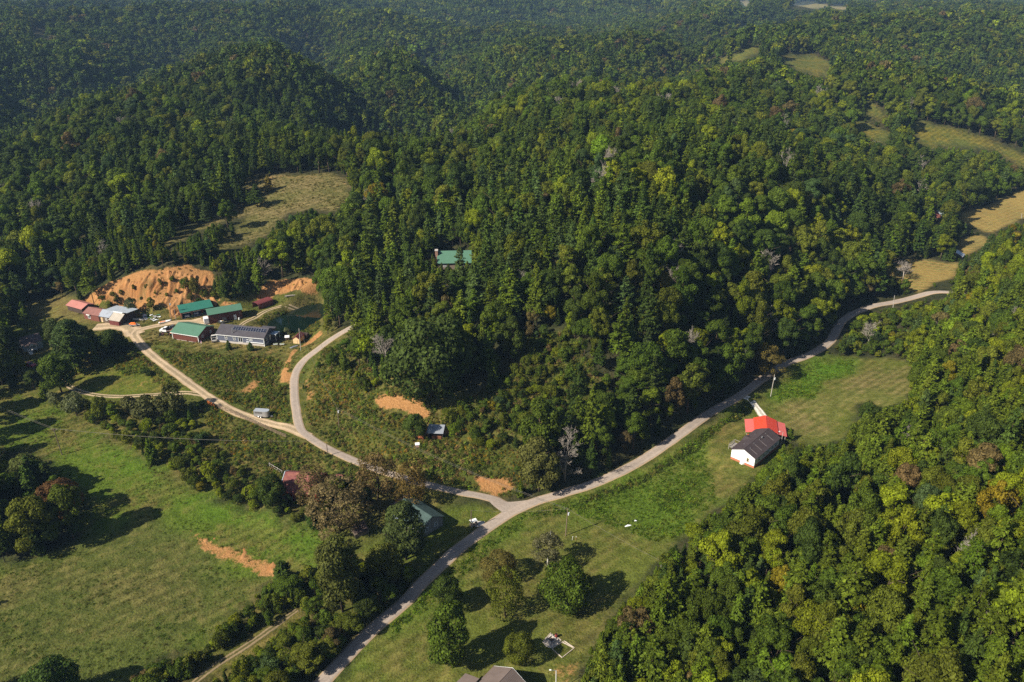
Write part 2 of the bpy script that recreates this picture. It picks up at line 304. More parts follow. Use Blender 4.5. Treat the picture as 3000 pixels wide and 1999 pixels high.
# bare clay: patches with a mask value (noise breaks the edge in the material)
def clay(vpts, k=1.0, soft=1.2):
    ix, w = zone(vpts, None, None, soft); dirt[ix] = np.maximum(dirt[ix], w * k)
for p in (BANKA, BANKB): clay(p, 1.0, 2)
for p, k in (([(440,1220),(470,1230),(560,1262),(640,1300),(628,1335),(560,1312),(500,1285),(455,1255)], 0.68),
  ([(865,915),(900,905),(960,915),(985,940),(985,965),(940,950),(870,940)], 0.85), ([(1090,1095),(1120,1098),(1180,1095),(1180,1120),(1150,1140),(1105,1130),(1088,1110)], 0.72),
  ([(880,1052),(930,1065),(1000,1075),(990,1085),(920,1080),(880,1068)], 0.58), ([(640,860),(665,810),(715,775),(745,755),(740,772),(690,800),(672,830),(668,885),(645,880)], 0.80),
  ([(545,905),(580,870),(605,870),(590,890),(560,915)], 0.66), ([(695,860),(720,880),(722,920),(705,940)], 0.58), ([(525,1055),(545,1010),(600,1000),(640,1010),(600,1055),(560,1060)], 0.29),
  ([(925,985),(1000,980),(1080,985),(1060,1000),(980,1005)], 0.60), ([(395,1110),(440,1125),(500,1150),(480,1155),(420,1135)], 0.40), ([(360,1075),(400,1110),(470,1150),(455,1150),(390,1112)], 0.29),
  ([(300,895),(330,868),(360,872),(330,895)], 0.40), ([(1265,1485),(1300,1495),(1310,1510),(1285,1505)], 0.36), ([(1260,1530),(1300,1510),(1340,1520),(1320,1568),(1270,1560)], 0.43),
  ([(1190,1455),(1235,1450),(1235,1465),(1195,1465)], 0.36), ([(1690,1105),(1720,1110),(1705,1130),(1685,1125)], 0.36), ([(1680,1060),(1700,1065),(1690,1110),(1672,1100)], 0.25),
  ([(560,810),(640,815),(650,800),(700,798),(690,790),(600,795)], 0.36), ([(380,795),(480,790),(560,800),(520,805)], 0.22), ([(100,770),(150,800),(165,790),(120,765)], 0.36), ([(60,695),(140,685),(120,700)], 0.36),
  ([(560,410),(620,404),(720,402),(800,420),(800,432),(740,408),(640,412),(570,425)], 0.40), ([(370,560),(430,530),(520,500),(500,515),(420,545)], 0.36), ([(600,435),(640,460),(600,490)], 0.25), ([(290,385),(345,385),(340,405),(300,400)], 0.50)):
    clay(p, k)
for k, e in (('lane', .5), ('side', .5), ('gravel', .9), ('gravel_west', 1.0), ('drive', .2), ('pond_track', .1), ('farm_track', .3)):
    L, hw = ROADS[k]; q = np.ix_(np.where((GY > L[:, 1].min() - 6) & (GY < L[:, 1].max() + 6))[0], np.where((GX > L[:, 0].min() - 6) & (GX < L[:, 0].max() + 6))[0])
    dd, _ = seg_dist(XX[q], YY[q], L[::2, :2]); dirt[q] = np.maximum(dirt[q], (1 - sstep(hw * .6, hw + .9, dd)) * .6 * min(1, e + .3))
# ------------------------------------------------------------------ materials
class NT:
    def __init__(s, name):
        s.m = bpy.data.materials.new(name); s.m.use_nodes = True; s.t = s.m.node_tree; s.t.nodes.clear()
        s.out = s.n('OutputMaterial')
    def n(s, kind, **kw):
        nd = s.t.nodes.new('ShaderNode' + kind)
        for k, v in kw.items():
            if k.startswith('i_'):
                key = k[2:]; nd.inputs[int(key) if key.isdigit() else key].default_value = v
            else: setattr(nd, k, v)
        return nd
    def l(s, a, b): s.t.links.new(a, b)
    def mix(s, f, a, b, bt='MIX'):
        nd = s.n('Mix', data_type='RGBA', blend_type=bt)
        for v, sock in ((f, nd.inputs[0]), (a, nd.inputs[6]), (b, nd.inputs[7])):
            if hasattr(v, 'is_output'): s.l(v, sock)
            elif isinstance(v, (int, float)): sock.default_value = v
            else: sock.default_value = (*v[:3], 1)
        return nd.outputs[2]
    def math(s, op, a, b=0.0, clamp=False):
        nd = s.n('Math', operation=op, use_clamp=clamp)
        for v, sock in ((a, nd.inputs[0]), (b, nd.inputs[1])):
            if hasattr(v, 'is_output'): s.l(v, sock)
            else: sock.default_value = v
        return nd.outputs[0]
    def rng(s, v, a, b, c=0.0, d=1.0):
        nd = s.n('MapRange', interpolation_type='SMOOTHSTEP'); s.l(v, nd.inputs[0])
        for i, q in enumerate((a, b, c, d)): nd.inputs[i + 1].default_value = q
        return nd.outputs[0]
    def noise(s, scale, detail=3, rough=.55, vec=None):
        nd = s.n('TexNoise', i_Scale=scale, i_Detail=detail, i_Roughness=rough)
        if vec is not None: s.l(vec, nd.inputs['Vector'])
        return nd.outputs[0]
    def pos(s): return s.n('NewGeometry').outputs['Position']
    def objco(s): return s.n('TexCoord').outputs['Object']
    def bsdf(s, col, rough=.8, spec=.2, metal=0.0, bump=None, bs=.4, bd=.1):
        p = s.n('BsdfPrincipled', i_Roughness=rough, i_Metallic=metal); p.inputs['Specular IOR Level'].default_value = spec
        if hasattr(col, 'is_output'): s.l(col, p.inputs['Base Color'])
        else: p.inputs['Base Color'].default_value = (*col[:3], 1)
        if bump is not None:
            b = s.n('Bump', i_Strength=bs, i_Distance=bd); s.l(bump, b.inputs['Height']); s.l(b.outputs[0], p.inputs['Normal'])
        s.l(p.outputs[0], s.out.inputs[0]); return p
MATS = {}
def mat(name, col, rough=.7, spec=.3, metal=0.0, var=.18, scale=1.5, dirty=None, dk=.3):
    """painted / weathered surface: base colour, blotchy variation and optional wear colour"""
    if name in MATS: return MATS[name]
    t = NT(name); v = t.objco(); n1 = t.noise(scale, 4, .6, v); n2 = t.noise(scale * 7, 3, .6, v)
    f = t.math('ADD', t.math('MULTIPLY', n1, .65), t.math('MULTIPLY', n2, .35))
    k = t.rng(f, .3, .7, 1 - var, 1 + var)
    comb = t.n('CombineColor'); [t.l(k, comb.inputs[i]) for i in range(3)]
    c = t.mix(1.0, col, comb.outputs[0], 'MULTIPLY')
    if dirty is not None: c = t.mix(t.math('MULTIPLY', t.rng(n1, .45, .68), dk), c, dirty)
    t.bsdf(c, rough, spec, metal, n2, .15, .02); MATS[name] = t.m; return t.m
def glass(name='window_glass', col=(.02, .025, .03)):
    if name in MATS: return MATS[name]
    t = NT(name); t.bsdf(col, .08, .6); MATS[name] = t.m; return t.m

def leaf_mat(name, rough=.55, trans=.25, spec=.25):
    t = NT(name); a = t.n('Attribute', attribute_type='INSTANCER', attribute_name='tint')
    lf = t.n('Attribute', attribute_type='GEOMETRY', attribute_name='leaf')
    k = t.rng(lf.outputs['Fac'], 0, 1, .62, 1.38); comb = t.n('CombineColor'); t.l(t.math('MULTIPLY', k, 1.06), comb.inputs[0]); t.l(k, comb.inputs[1]); t.l(t.math('MULTIPLY', k, .85), comb.inputs[2])
    n = t.noise(.35, 2, .5, t.pos()); br = t.rng(n, .35, .7, .8, 1.22); c2 = t.n('CombineColor'); [t.l(br, c2.inputs[i]) for i in range(3)]
    c = t.mix(1.0, a.outputs['Color'], comb.outputs[0], 'MULTIPLY'); c = t.mix(1.0, c, c2.outputs[0], 'MULTIPLY')
    p = t.bsdf(c, rough, spec)
    tr = t.n('BsdfTranslucent'); t.l(t.mix(1.0, c, (1.25, 1.3, .55), 'MULTIPLY'), tr.inputs[0])
    mx = t.n('MixShader', i_0=trans); t.l(p.outputs[0], mx.inputs[1]); t.l(tr.outputs[0], mx.inputs[2]); t.l(mx.outputs[0], t.out.inputs[0])
    MATS[name] = t.m; return t.m
LEAF = leaf_mat('leaves', .6, .28, .06); NEEDLE = leaf_mat('needles', .65, .15, .05); WEEDM = leaf_mat('weeds', .7, .3, .04)
BARK = mat('bark', (.085, .062, .042), .9, .1, var=.4, scale=3); DEADW = mat('dead_wood', (.30, .26, .22), .9, .1, var=.3, scale=3); PALEB = mat('pale_bark', (.42, .40, .36), .85, .1, var=.3, scale=3)

def ground_mat():
    t = NT('ground'); P = t.pos()
    B = t.n('Attribute', attribute_name='base').outputs['Color']; A = t.n('Attribute', attribute_name='alt').outputs['Color']
    D = t.n('Attribute', attribute_name='dirt').outputs['Fac']; S = t.n('Attribute', attribute_name='stripe').outputs['Fac']
    n1 = t.noise(.045, 4, .6, P); n2 = t.noise(.35, 4, .65, P); n3 = t.noise(1.9, 3, .65, P)
    m = t.math('ADD', t.math('MULTIPLY', n1, .55), t.math('MULTIPLY', n2, .45))
    c = t.mix(t.rng(m, .42, .62), B, A)
    k = t.rng(t.math('ADD', t.math('MULTIPLY', n2, .5), t.math('MULTIPLY', n3, .5)), .3, .7, .55, 1.45)
    cb = t.n('CombineColor'); [t.l(k, cb.inputs[i]) for i in range(3)]
    c = t.mix(1.0, c, cb.outputs[0], 'MULTIPLY')
    ms = t.n('Mapping'); ms.inputs['Rotation'].default_value = (0, 0, R(-38)); t.l(P, ms.inputs[0])
    w2 = t.n('TexWave', wave_type='BANDS', bands_direction='Y', i_Scale=.10, i_Distortion=2.5, i_Detail=2.0); w2.inputs['Detail Scale'].default_value = .2; t.l(ms.outputs[0], w2.inputs[0])
    st = t.rng(w2.outputs['Fac'], .2, .8, .86, 1.12); cs = t.n('CombineColor'); [t.l(st, cs.inputs[i]) for i in range(3)]; c = t.mix(t.rng(n1, .4, .55), c, t.mix(1.0, c, cs.outputs[0], 'MULTIPLY'))
    # hay swaths
    mp = t.n('Mapping'); mp.inputs['Rotation'].default_value = (0, 0, R(20)); t.l(P, mp.inputs[0])
    wv = t.n('TexWave', wave_type='BANDS', bands_direction='Y', i_Scale=.085, i_Distortion=5.0, i_Detail=2.0); wv.inputs['Detail Scale'].default_value = .35; t.l(mp.outputs[0], wv.inputs[0])
    sw = t.math('MULTIPLY', t.rng(wv.outputs['Fac'], .35, .75), S); c = t.mix(t.math('MULTIPLY', sw, .75), c, (.28, .175, .06))
    # clay showing through
    dn = t.math('ADD', D, t.math('ADD', t.math('MULTIPLY', n2, .8), t.math('MULTIPLY', n3, .45)))
    df = t.math('MULTIPLY', t.rng(dn, .98, 1.30), t.rng(D, .03, .2))
    cc = t.mix(t.rng(n3, .3, .7), (.27, .130, .046), (.37, .195, .078)); c = t.mix(df, c, cc)
    h = t.math('ADD', t.math('MULTIPLY', n2, .6), t.math('MULTIPLY', n3, .4)); t.bsdf(c, .95, .05, 0, h, .9, .9)
    return t.m
def clay_mat():
    t = NT('clay'); P = t.pos(); n1 = t.noise(.12, 4, .6, P); n2 = t.noise(1.2, 4, .65, P)
    c = t.mix(t.rng(n1, .35, .65), (.29, .130, .046), (.38, .195, .080)); c = t.mix(t.math('MULTIPLY', t.rng(n2, .5, .75), .6), c, (.25, .115, .045)); n0 = t.noise(.07, 5, .7, P); c = t.mix(t.math('MULTIPLY', t.rng(n0, .54, .64), .75), c, (.16, .105, .04))
    t.bsdf(c, .95, .05, 0, n2, .7, .35); return t.m
def road_mat(name, c0, c1, edge, gravel=0.0, tracks=0.0):
    t = NT(name); P = t.pos(); n1 = t.noise(.25, 4, .6, P); n2 = t.noise(2.2, 4, .7, P); U = t.n('Attribute', attribute_name='across').outputs['Fac']
    c = t.mix(t.rng(n1, .35, .65), c0, c1); k = t.rng(n2, .3, .7, .82, 1.15); cb = t.n('CombineColor'); [t.l(k, cb.inputs[i]) for i in range(3)]
    c = t.mix(1.0, c, cb.outputs[0], 'MULTIPLY')
    n4 = t.noise(.06, 3, .6, P); c = t.mix(t.math('MULTIPLY', t.rng(n4, .5, .62), .28), c, tuple(x * .55 for x in c0)); c = t.mix(t.math('MULTIPLY', t.rng(t.math('ABSOLUTE', t.math('SUBTRACT', U, .5)), .22, .05), .22), c, tuple(min(1, x * 1.35) for x in c1))
    e = t.math('ADD', U, t.math('MULTIPLY', t.math('SUBTRACT', n2, .5), .9)); c = t.mix(t.rng(e, .72, .98), c, edge)
    if tracks: # grass growing up the middle between two wheel tracks
        g = t.math('ADD', U, t.math('MULTIPLY', t.math('SUBTRACT', n2, .5), .9)); c = t.mix(t.math('MULTIPLY', t.rng(g, .42, .18), tracks), c, (.085, .075, .026))
    t.bsdf(c, .9, .1, 0, n2, .3 + gravel, .06 + .1 * gravel); return t.m
GROUND = ground_mat(); CLAYM = clay_mat()
ASPH = road_mat('worn_asphalt', (.29, .240, .200), (.335, .27, .22), (.36, .25, .14))
GRAV = road_mat('tan_gravel', (.40, .30, .20), (.50, .37, .235), (.30, .21, .11), .5, .35)
TRACK = road_mat('two_track', (.36, .28, .18), (.42, .31, .19), (.085, .08, .026), .4, 1.0)
FTRACK = road_mat('farm_track_soil', (.20, .15, .085), (.25, .18, .10), (.075, .075, .022), .4, 1.0)
WGRAV = road_mat('white_gravel', (.62, .58, .52), (.70, .64, .55), (.12, .11, .04), .8, .4)
def water_mat():
    t = NT('pond_water'); n = t.noise(.8, 2, .5, t.pos()); t.bsdf((.004, .011, .007), .05, .5, 0, n, .02, .02); return t.m
WATER = water_mat()
# ------------------------------------------------------------------ mesh helpers
def tag(o, label=None, cat=None, group=None, kind=None):
    if label: o['label'] = label
    if cat: o['category'] = cat
    if group: o['group'] = group
    if kind: o['kind'] = kind
    return o
def np_mesh(name, verts, quads, mats=(), smooth=False, fattr=None, mi=None):
    me = bpy.data.meshes.new(name); v = np.asarray(verts, np.float32); q = np.asarray(quads, np.int32)
    me.vertices.add(len(v)); me.vertices.foreach_set('co', v.ravel()); n = q.shape[1]
    me.loops.add(q.size); me.loops.foreach_set('vertex_index', q.ravel()); me.polygons.add(len(q))
    me.polygons.foreach_set('loop_start', np.arange(0, q.size, n, dtype=np.int32)); me.polygons.foreach_set('loop_total', np.full(len(q), n, np.int32))
    if smooth: me.polygons.foreach_set('use_smooth', np.ones(len(q), bool))
    for m_ in mats: me.materials.append(m_)
    if mi is not None: me.polygons.foreach_set('material_index', np.asarray(mi, np.int32))
    me.update(calc_edges=True)
    for k, a in (fattr or {}).items():
        at = me.attributes.new(k, 'FLOAT', 'FACE'); at.data.foreach_set('value', np.asarray(a, np.float32))
    return me
def link(name, me, parent=None, loc=None, rz=0.0):
    o = bpy.data.objects.new(name, me); COL.objects.link(o)
    if parent is not None: o.parent = parent
    if loc is not None: o.location = loc
    if rz: o.rotation_euler.z = rz
    return o
def empty(name, loc, rz=0.0, label=None, cat=None, group=None):
    o = bpy.data.objects.new(name, None); COL.objects.link(o); o.location = loc; o.rotation_euler.z = rz; o.empty_display_size = .5
    return tag(o, label, cat, group)
class MB:
    def __init__(s): s.v = []; s.f = []
    def add(s, vs_, fs):
        k = len(s.v); s.v += [tuple(map(float, p)) for p in vs_]; s.f += [tuple(i + k for i in f) for f in fs]; return s
    def box(s, x0, y0, z0, x1, y1, z1):
        return s.add([(x0,y0,z0),(x1,y0,z0),(x1,y1,z0),(x0,y1,z0),(x0,y0,z1),(x1,y0,z1),(x1,y1,z1),(x0,y1,z1)], [(0,3,2,1),(4,5,6,7),(0,1,5,4),(1,2,6,5),(2,3,7,6),(3,0,4,7)])
    def prism(s, prof, ax, a0, a1):
        """polygon of two coordinates extruded along axis ax"""
        n = len(prof); f = lambda p, a: {'x': (a, p[0], p[1]), 'y': (p[0], a, p[1]), 'z': (p[0], p[1], a)}[ax]
        return s.add([f(p, a0) for p in prof] + [f(p, a1) for p in prof], [tuple(range(n)), tuple(range(2 * n - 1, n - 1, -1))] + [(i, i + n, (i + 1) % n + n, (i + 1) % n) for i in range(n)])
    def tube(s, p0, p1, r0, r1=None, n=6):
        r1 = r0 if r1 is None else r1; a, b = Vector(p0), Vector(p1); d = (b - a)
        if d.length < 1e-6: return s
        d.normalize(); u = d.orthogonal().normalized(); w = d.cross(u); vs_ = []
        for c, r in ((a, r0), (b, r1)):
            for k in range(n):
                q = 2 * math.pi * k / n; vs_.append(c + (u * math.cos(q) + w * math.sin(q)) * r)
        return s.add(vs_, [(i, (i + 1) % n, (i + 1) % n + n, i + n) for i in range(n)] + [tuple(range(n - 1, -1, -1)), tuple(range(n, 2 * n))])
    def path(s, pts, r, n=5):
        for a, b in zip(pts[:-1], pts[1:]): s.tube(a, b, r, r, n)
        return s
    def loft(s, rings, cap=True):
        n = len(rings[0]); k = len(s.v); s.v += [tuple(map(float, p)) for r_ in rings for p in r_]
        for i in range(len(rings) - 1):
            for j in range(n): s.f.append((k + i * n + j, k + i * n + (j + 1) % n, k + (i + 1) * n + (j + 1) % n, k + (i + 1) * n + j))
        if cap: s.f.append(tuple(k + j for j in range(n - 1, -1, -1))); e = k + (len(rings) - 1) * n; s.f.append(tuple(e + j for j in range(n)))
        return s
    def mesh(s, name, m, smooth=False):
        me = bpy.data.meshes.new(name); me.from_pydata(s.v, [], s.f); me.materials.append(m)
        if smooth: me.polygons.foreach_set('use_smooth', np.ones(len(me.polygons), bool))
        bm = bmesh.new(); bm.from_mesh(me); bmesh.ops.recalc_face_normals(bm, faces=bm.faces); bm.to_mesh(me); bm.free(); return me
    def build(s, name, m, parent=None, loc=None, rz=0.0, smooth=False): return link(name, s.mesh(name, m, smooth), parent, loc, rz)

# ------------------------------------------------------------------ ground sheet
ny, nx = XX.shape; idx = np.arange(nx * ny).reshape(ny, nx)
quads = np.stack([idx[:-1, :-1], idx[:-1, 1:], idx[1:, 1:], idx[1:, :-1]], -1).reshape(-1, 4)
gm = np_mesh('ground', np.stack([XX, YY, HH], -1).reshape(-1, 3), quads, [GROUND], True)
for nm, arr in (('base', base), ('alt', alt)):
    at = gm.attributes.new(nm, 'FLOAT_COLOR', 'POINT'); at.data.foreach_set('color', np.concatenate([arr, np.ones(arr.shape[:2] + (1,))], -1).astype(np.float32).ravel())
for nm, arr in (('dirt', dirt), ('stripe', stripe)):
    at = gm.attributes.new(nm, 'FLOAT', 'POINT'); at.data.foreach_set('value', arr.astype(np.float32).ravel())
tag(link('ground', gm), kind='structure')

def ribbon(name, L, hw, m_, lift=.10, n=9, wob=.22, taper=False):
    t = np.gradient(L[:, :2], axis=0); t /= np.linalg.norm(t, axis=1)[:, None] + 1e-9; nn = np.c_[-t[:, 1], t[:, 0]]
    a = np.linspace(-1, 1, n); s = np.r_[0, np.cumsum(np.hypot(*np.diff(L[:, :2], axis=0).T))]; seed = len(name) * 3.1
    wl = hw + wob * (fbm(s / 3 + seed, s * 0 + 1.3, 3, 3) - .5) * 2; wr = hw + wob * (fbm(s / 3 - seed, s * 0 + 7.7, 4, 3) - .5) * 2
    off = np.where(a[None] < 0, a[None] * wl[:, None], a[None] * wr[:, None])
    P = L[:, None, :2] + nn[:, None, :] * off[..., None]; z = hgt(P[..., 0], P[..., 1]); z = np.maximum(z, L[:, 2:3] * .0 + z) + lift * np.where(np.abs(a) > .95, .15, 1)[None]
    V_ = np.concatenate([P, z[..., None]], -1); k = len(L); ii = np.arange(k * n).reshape(k, n)
    q = np.stack([ii[:-1, :-1], ii[1:, :-1], ii[1:, 1:], ii[:-1, 1:]], -1).reshape(-1, 4)
    me = np_mesh(name, V_.reshape(-1, 3), q[:, ::-1], [m_], True); at = me.attributes.new('across', 'FLOAT', 'POINT'); at.data.foreach_set('value', np.tile(np.abs(a), k).astype(np.float32))
    return tag(link(name, me), kind='structure')
ribbon('gravel_yard', ROADS['gravel_west'][0], 3.6, GRAV, .08, wob=1.2)
ribbon('gravel_drive', ROADS['gravel'][0], 1.75, GRAV, .11, wob=.35)
ribbon('two_track_drive', ROADS['drive'][0], 1.15, TRACK, .08, 11)
ribbon('pond_track', ROADS['pond_track'][0], 1.1, TRACK, .07, 11)
ribbon('farm_track', ROADS['farm_track'][0], .85, FTRACK, .07, 11)
ribbon('white_gravel_drive', ROADS['white_drive'][0], 1.5, WGRAV, .08, 11, .7)
ribbon('side_road', ROADS['side'][0], 1.45, ASPH, .13, wob=.15)
ribbon('lane', ROADS['lane'][0], 1.8, ASPH, .17, wob=.15)
# flare of the junction
def sheet(name, pxs, m_, lift):
    P = hit([p[0] for p in pxs], [p[1] for p in pxs]); L = smooth_line(np.vstack([P, P[:1]]), 1.2)[:-1]
    L[:, 2] = hgt(L[:, 0], L[:, 1]) + lift; c = L.mean(0); c[2] = hgt(c[0], c[1]) + lift; n = len(L)
    rings = [c[None] + (L - c) * f for f in (1, .75, .5, .25)]
    for r_ in rings: r_[:, 2] = hgt(r_[:, 0], r_[:, 1]) + lift
    v = np.vstack(rings + [c[None]]); f = []
    for k in range(3): f += [(k * n + i, k * n + (i + 1) % n, (k + 1) * n + (i + 1) % n, (k + 1) * n + i) for i in range(n)]
    f += [(3 * n + i, 3 * n + (i + 1) % n, 4 * n, 4 * n) for i in range(n)]
    me = bpy.data.meshes.new(name); me.from_pydata([tuple(p) for p in v], [], [q if q[2] != q[3] else q[:3] for q in f]); me.materials.append(m_)
    at = me.attributes.new('across', 'FLOAT', 'POINT'); at.data.foreach_set('value', np.r_[np.ones(n) * .8, np.full(3 * n + 1, .3)].astype(np.float32))
    me.polygons.foreach_set('use_smooth', np.ones(len(me.polygons), bool))
    return tag(link(name, me), kind='structure')
sheet('junction_apron', [(1425,1462),(1490,1472),(1560,1466),(1530,1482),(1480,1515),(1468,1500),(1440,1478)], ASPH, .145)
sheet('garage_apron', [(545,942),(600,930),(612,945),(618,965),(580,962),(540,955)], GRAV, .07)
# pond surface
me = bpy.data.meshes.new('pond'); me.from_pydata([(x, y, 5.75) for x, y in (POND - POND.mean(0)) * 1.25 + POND.mean(0)], [], [tuple(range(len(POND)))]); me.materials.append(WATER)
tag(link('pond', me), kind='structure')

# clay cut banks: finer skins over the terrain with rain-cut rills
def bank(name, vpts, lift=.35, step=.45, rill=1.0, dirn=None):
    w_ = wpoly(vpts); x0, y0 = w_.min(0) - 2; x1, y1 = w_.max(0) + 2
    gx, gy = np.arange(x0, x1, step), np.arange(y0, y1, step); X, Y = np.meshgrid(gx, gy); s = sdist(X, Y, w_) + (fbm(X / 4.5, Y / 4.5, 31, 4) - .5) * 8.0 - .6
    wgt = sstep(-.8, 2.2, s); xr = X + (fbm(X / 6, Y / 6, 8, 2) - .5) * 5
    r_ = np.abs(2 * fbm(xr / 1.9, Y / 11, 9, 3) - 1)
    Z = hgt(X, Y) + (lift + rill * (r_ - .35) + .5 * (fbm(X / 5, Y / 5, 12, 3) - .5)) * wgt - .5 * (1 - wgt)
    ok = s > -1.2; ii = np.arange(X.size).reshape(X.shape); q = np.stack([ii[:-1, :-1], ii[:-1, 1:], ii[1:, 1:], ii[1:, :-1]], -1).reshape(-1, 4)
    q = q[ok.ravel()[q].all(1)]; u, inv = np.unique(q, return_inverse=True)
    me = np_mesh(name, np.stack([X, Y, Z], -1).reshape(-1, 3)[u], inv.reshape(-1, 4), [CLAYM], True)
    return tag(link(name, me), kind='structure')
bank('clay_bank', BANKA, .5, .45, 2.2); bank('clay_bank', BANKB, .4, .45, 2.0)
bank('clay_bank', [(1092,1097),(1120,1099),(1178,1096),(1176,1118),(1150,1136),(1108,1126)], .3, .35, .8)
bank('erosion_scar', [(430,1212),(480,1238),(540,1256),(590,1272),(642,1298),(630,1330),(570,1312),(500,1278),(450,1246)], .1, .4, .8)
# ------------------------------------------------------------------ foliage builders
def cards(C, N, size, r, aspect=1.0, along=None, jit=.35):
    """leaf-clump faces: centres C, normals N -> verts, quads"""
    n = len(C); N = N + r.normal(0, jit, (n, 3)); N /= np.linalg.norm(N, axis=1)[:, None] + 1e-9
    T = r.normal(0, 1, (n, 3)) if along is None else along + r.normal(0, .25, (n, 3))
    T -= (T * N).sum(1)[:, None] * N; T /= np.linalg.norm(T, axis=1)[:, None] + 1e-9; B = np.cross(N, T)
    s = size * r.uniform(.65, 1.35, n); V_ = np.empty((n, 4, 3))
    for k, (a, b) in enumerate(((1, .15), (.1, 1), (-1, -.1), (-.15, -1))):
        ja = r.uniform(.7, 1.25, n) * s * .5; jb = r.uniform(.7, 1.25, n) * s * .5
        V_[:, k] = C + T * (a * ja * aspect)[:, None] + B * (b * jb)[:, None] - N * (s * .12 * (k % 2))[:, None]
    return V_.reshape(-1, 3), np.arange(n * 4).reshape(n, 4)
def udir(r, n):
    d = r.normal(0, 1, (n, 3)); return d / np.linalg.norm(d, axis=1)[:, None]
def lobes_crown(r, c, rad, nl, lr, ncard, card, top=.25, drop=.0, shape=None, upb=.78, fr_=(.42, .86)):
    """crown of foliage lobes inside an ellipsoid c, rad"""
    d = udir(r, nl); d[:, 2] = np.abs(d[:, 2]) * np.where(r.random(nl) < upb, 1, -1); f = r.uniform(*fr_, nl)[:, None]
    LC = np.array(c, float) + d * f * np.array(rad, float); LR = r.uniform(lr[0], lr[1], nl) * min(rad)
    if shape is not None: LC = shape(LC)
    w = LR ** 2; pick = r.choice(nl, ncard * 2, p=w / w.sum()); q = udir(r, ncard * 2); q[:, 2] += top; q += .45 * (LC[pick] - np.array(c)) / np.array(rad); q /= np.linalg.norm(q, axis=1)[:, None]
    C = LC[pick] + q * (LR[pick] * r.uniform(.6, 1.14, ncard * 2))[:, None] * np.array([1, 1, .85])
    dd = np.linalg.norm(C[:, None] - LC[None], axis=2) / LR[None]; inside = (dd < .68).any(1)
    C, q = C[~inside][:ncard], q[~inside][:ncard]
    return C, q
def finish(C, q, card, r, m_, **kw):
    v, f = cards(C, q, card, r, **kw); return v, f, r.random(len(f))
def trunk_mb(h, rad, r, limbs=4, start=.3, spread=.35, reach=.75):
    b = MB(); p = Vector((0, 0, -.6)); top = Vector((r.normal(0, .03) * h, r.normal(0, .03) * h, h * reach)); mid = p.lerp(top, .5) + Vector((r.normal(0, .02) * h, r.normal(0, .02) * h, 0))
    b.tube(p, mid, rad * 1.15, rad * .7, 7); b.tube(mid, top, rad * .7, rad * .12, 6)
    for k in range(limbs):
        t = start + (reach - start) * (k + .5) / limbs * .8; a = r.uniform(0, 6.28); s_ = p.lerp(top, t / reach); L = h * spread * r.uniform(.6, 1)
        e = s_ + Vector((math.cos(a) * L, math.sin(a) * L, L * r.uniform(.5, .9))); b.tube(s_, e, rad * .42, rad * .08, 5)
    return b
class Proto: pass
def make_proto(name, crown, trunk, m_crown, m_trunk, h, w):
    p = Proto(); p.h, p.w = h, w
    v, f, lf = crown; p.crown = np_mesh(name + '_crown', v, f, [m_crown], False, {'leaf': lf}) if len(v) else None
    p.trunk = trunk.mesh(name + '_trunk', m_trunk, True)
    # joined mesh for the mass of the forest
    me = bpy.data.meshes.new(name + '_whole'); bm = bmesh.new(); 
    if p.crown: bm.from_mesh(p.crown)
    k = len(bm.faces); bm.from_mesh(p.trunk); bm.faces.ensure_lookup_table()
    for fc in bm.faces[k:]: fc.material_index = 1 if p.crown else 0
    bm.to_mesh(me); bm.free()
    if p.crown: me.materials.append(m_crown)
    me.materials.append(m_trunk); p.whole = bpy.data.objects.new(name + '_whole', me); return p
def broadleaf(seed, h=14, w=9.5, nl=26, ncard=5200, card=.42, base=.16, tall=1.0, bark=None, lr=(.24, .40), dens=1.0, upb=.74, fr_=(.42, .86)):
    r = np.random.default_rng(seed); zc = h * (base + 1) / 2; rad = (w / 2 * .98, w / 2 * .98, h * (1 - base) / 2 * .98)
    # irregular outline: the ellipsoid is skewed and squeezed
    sk = r.normal(0, .10, 2); sq = r.uniform(.82, 1.15, 2)
    def shape(P):
        P = P.copy(); k = (P[:, 2] - zc) / rad[2]; tap = np.clip(1.08 - .30 * k * tall, .5, 1.3)
        P[:, 0] = P[:, 0] * tap * sq[0] + sk[0] * h * k * .4; P[:, 1] = P[:, 1] * tap * sq[1] + sk[1] * h * k * .4; return P
    C, q = lobes_crown(r, (0, 0, zc), rad, nl, lr, int(ncard * dens), card, shape=shape, upb=upb, fr_=fr_)
    return make_proto('broadleaf_%d' % seed, finish(C, q, card, r, LEAF), trunk_mb(h, .24, r, 5), LEAF, bark or BARK, h, w)
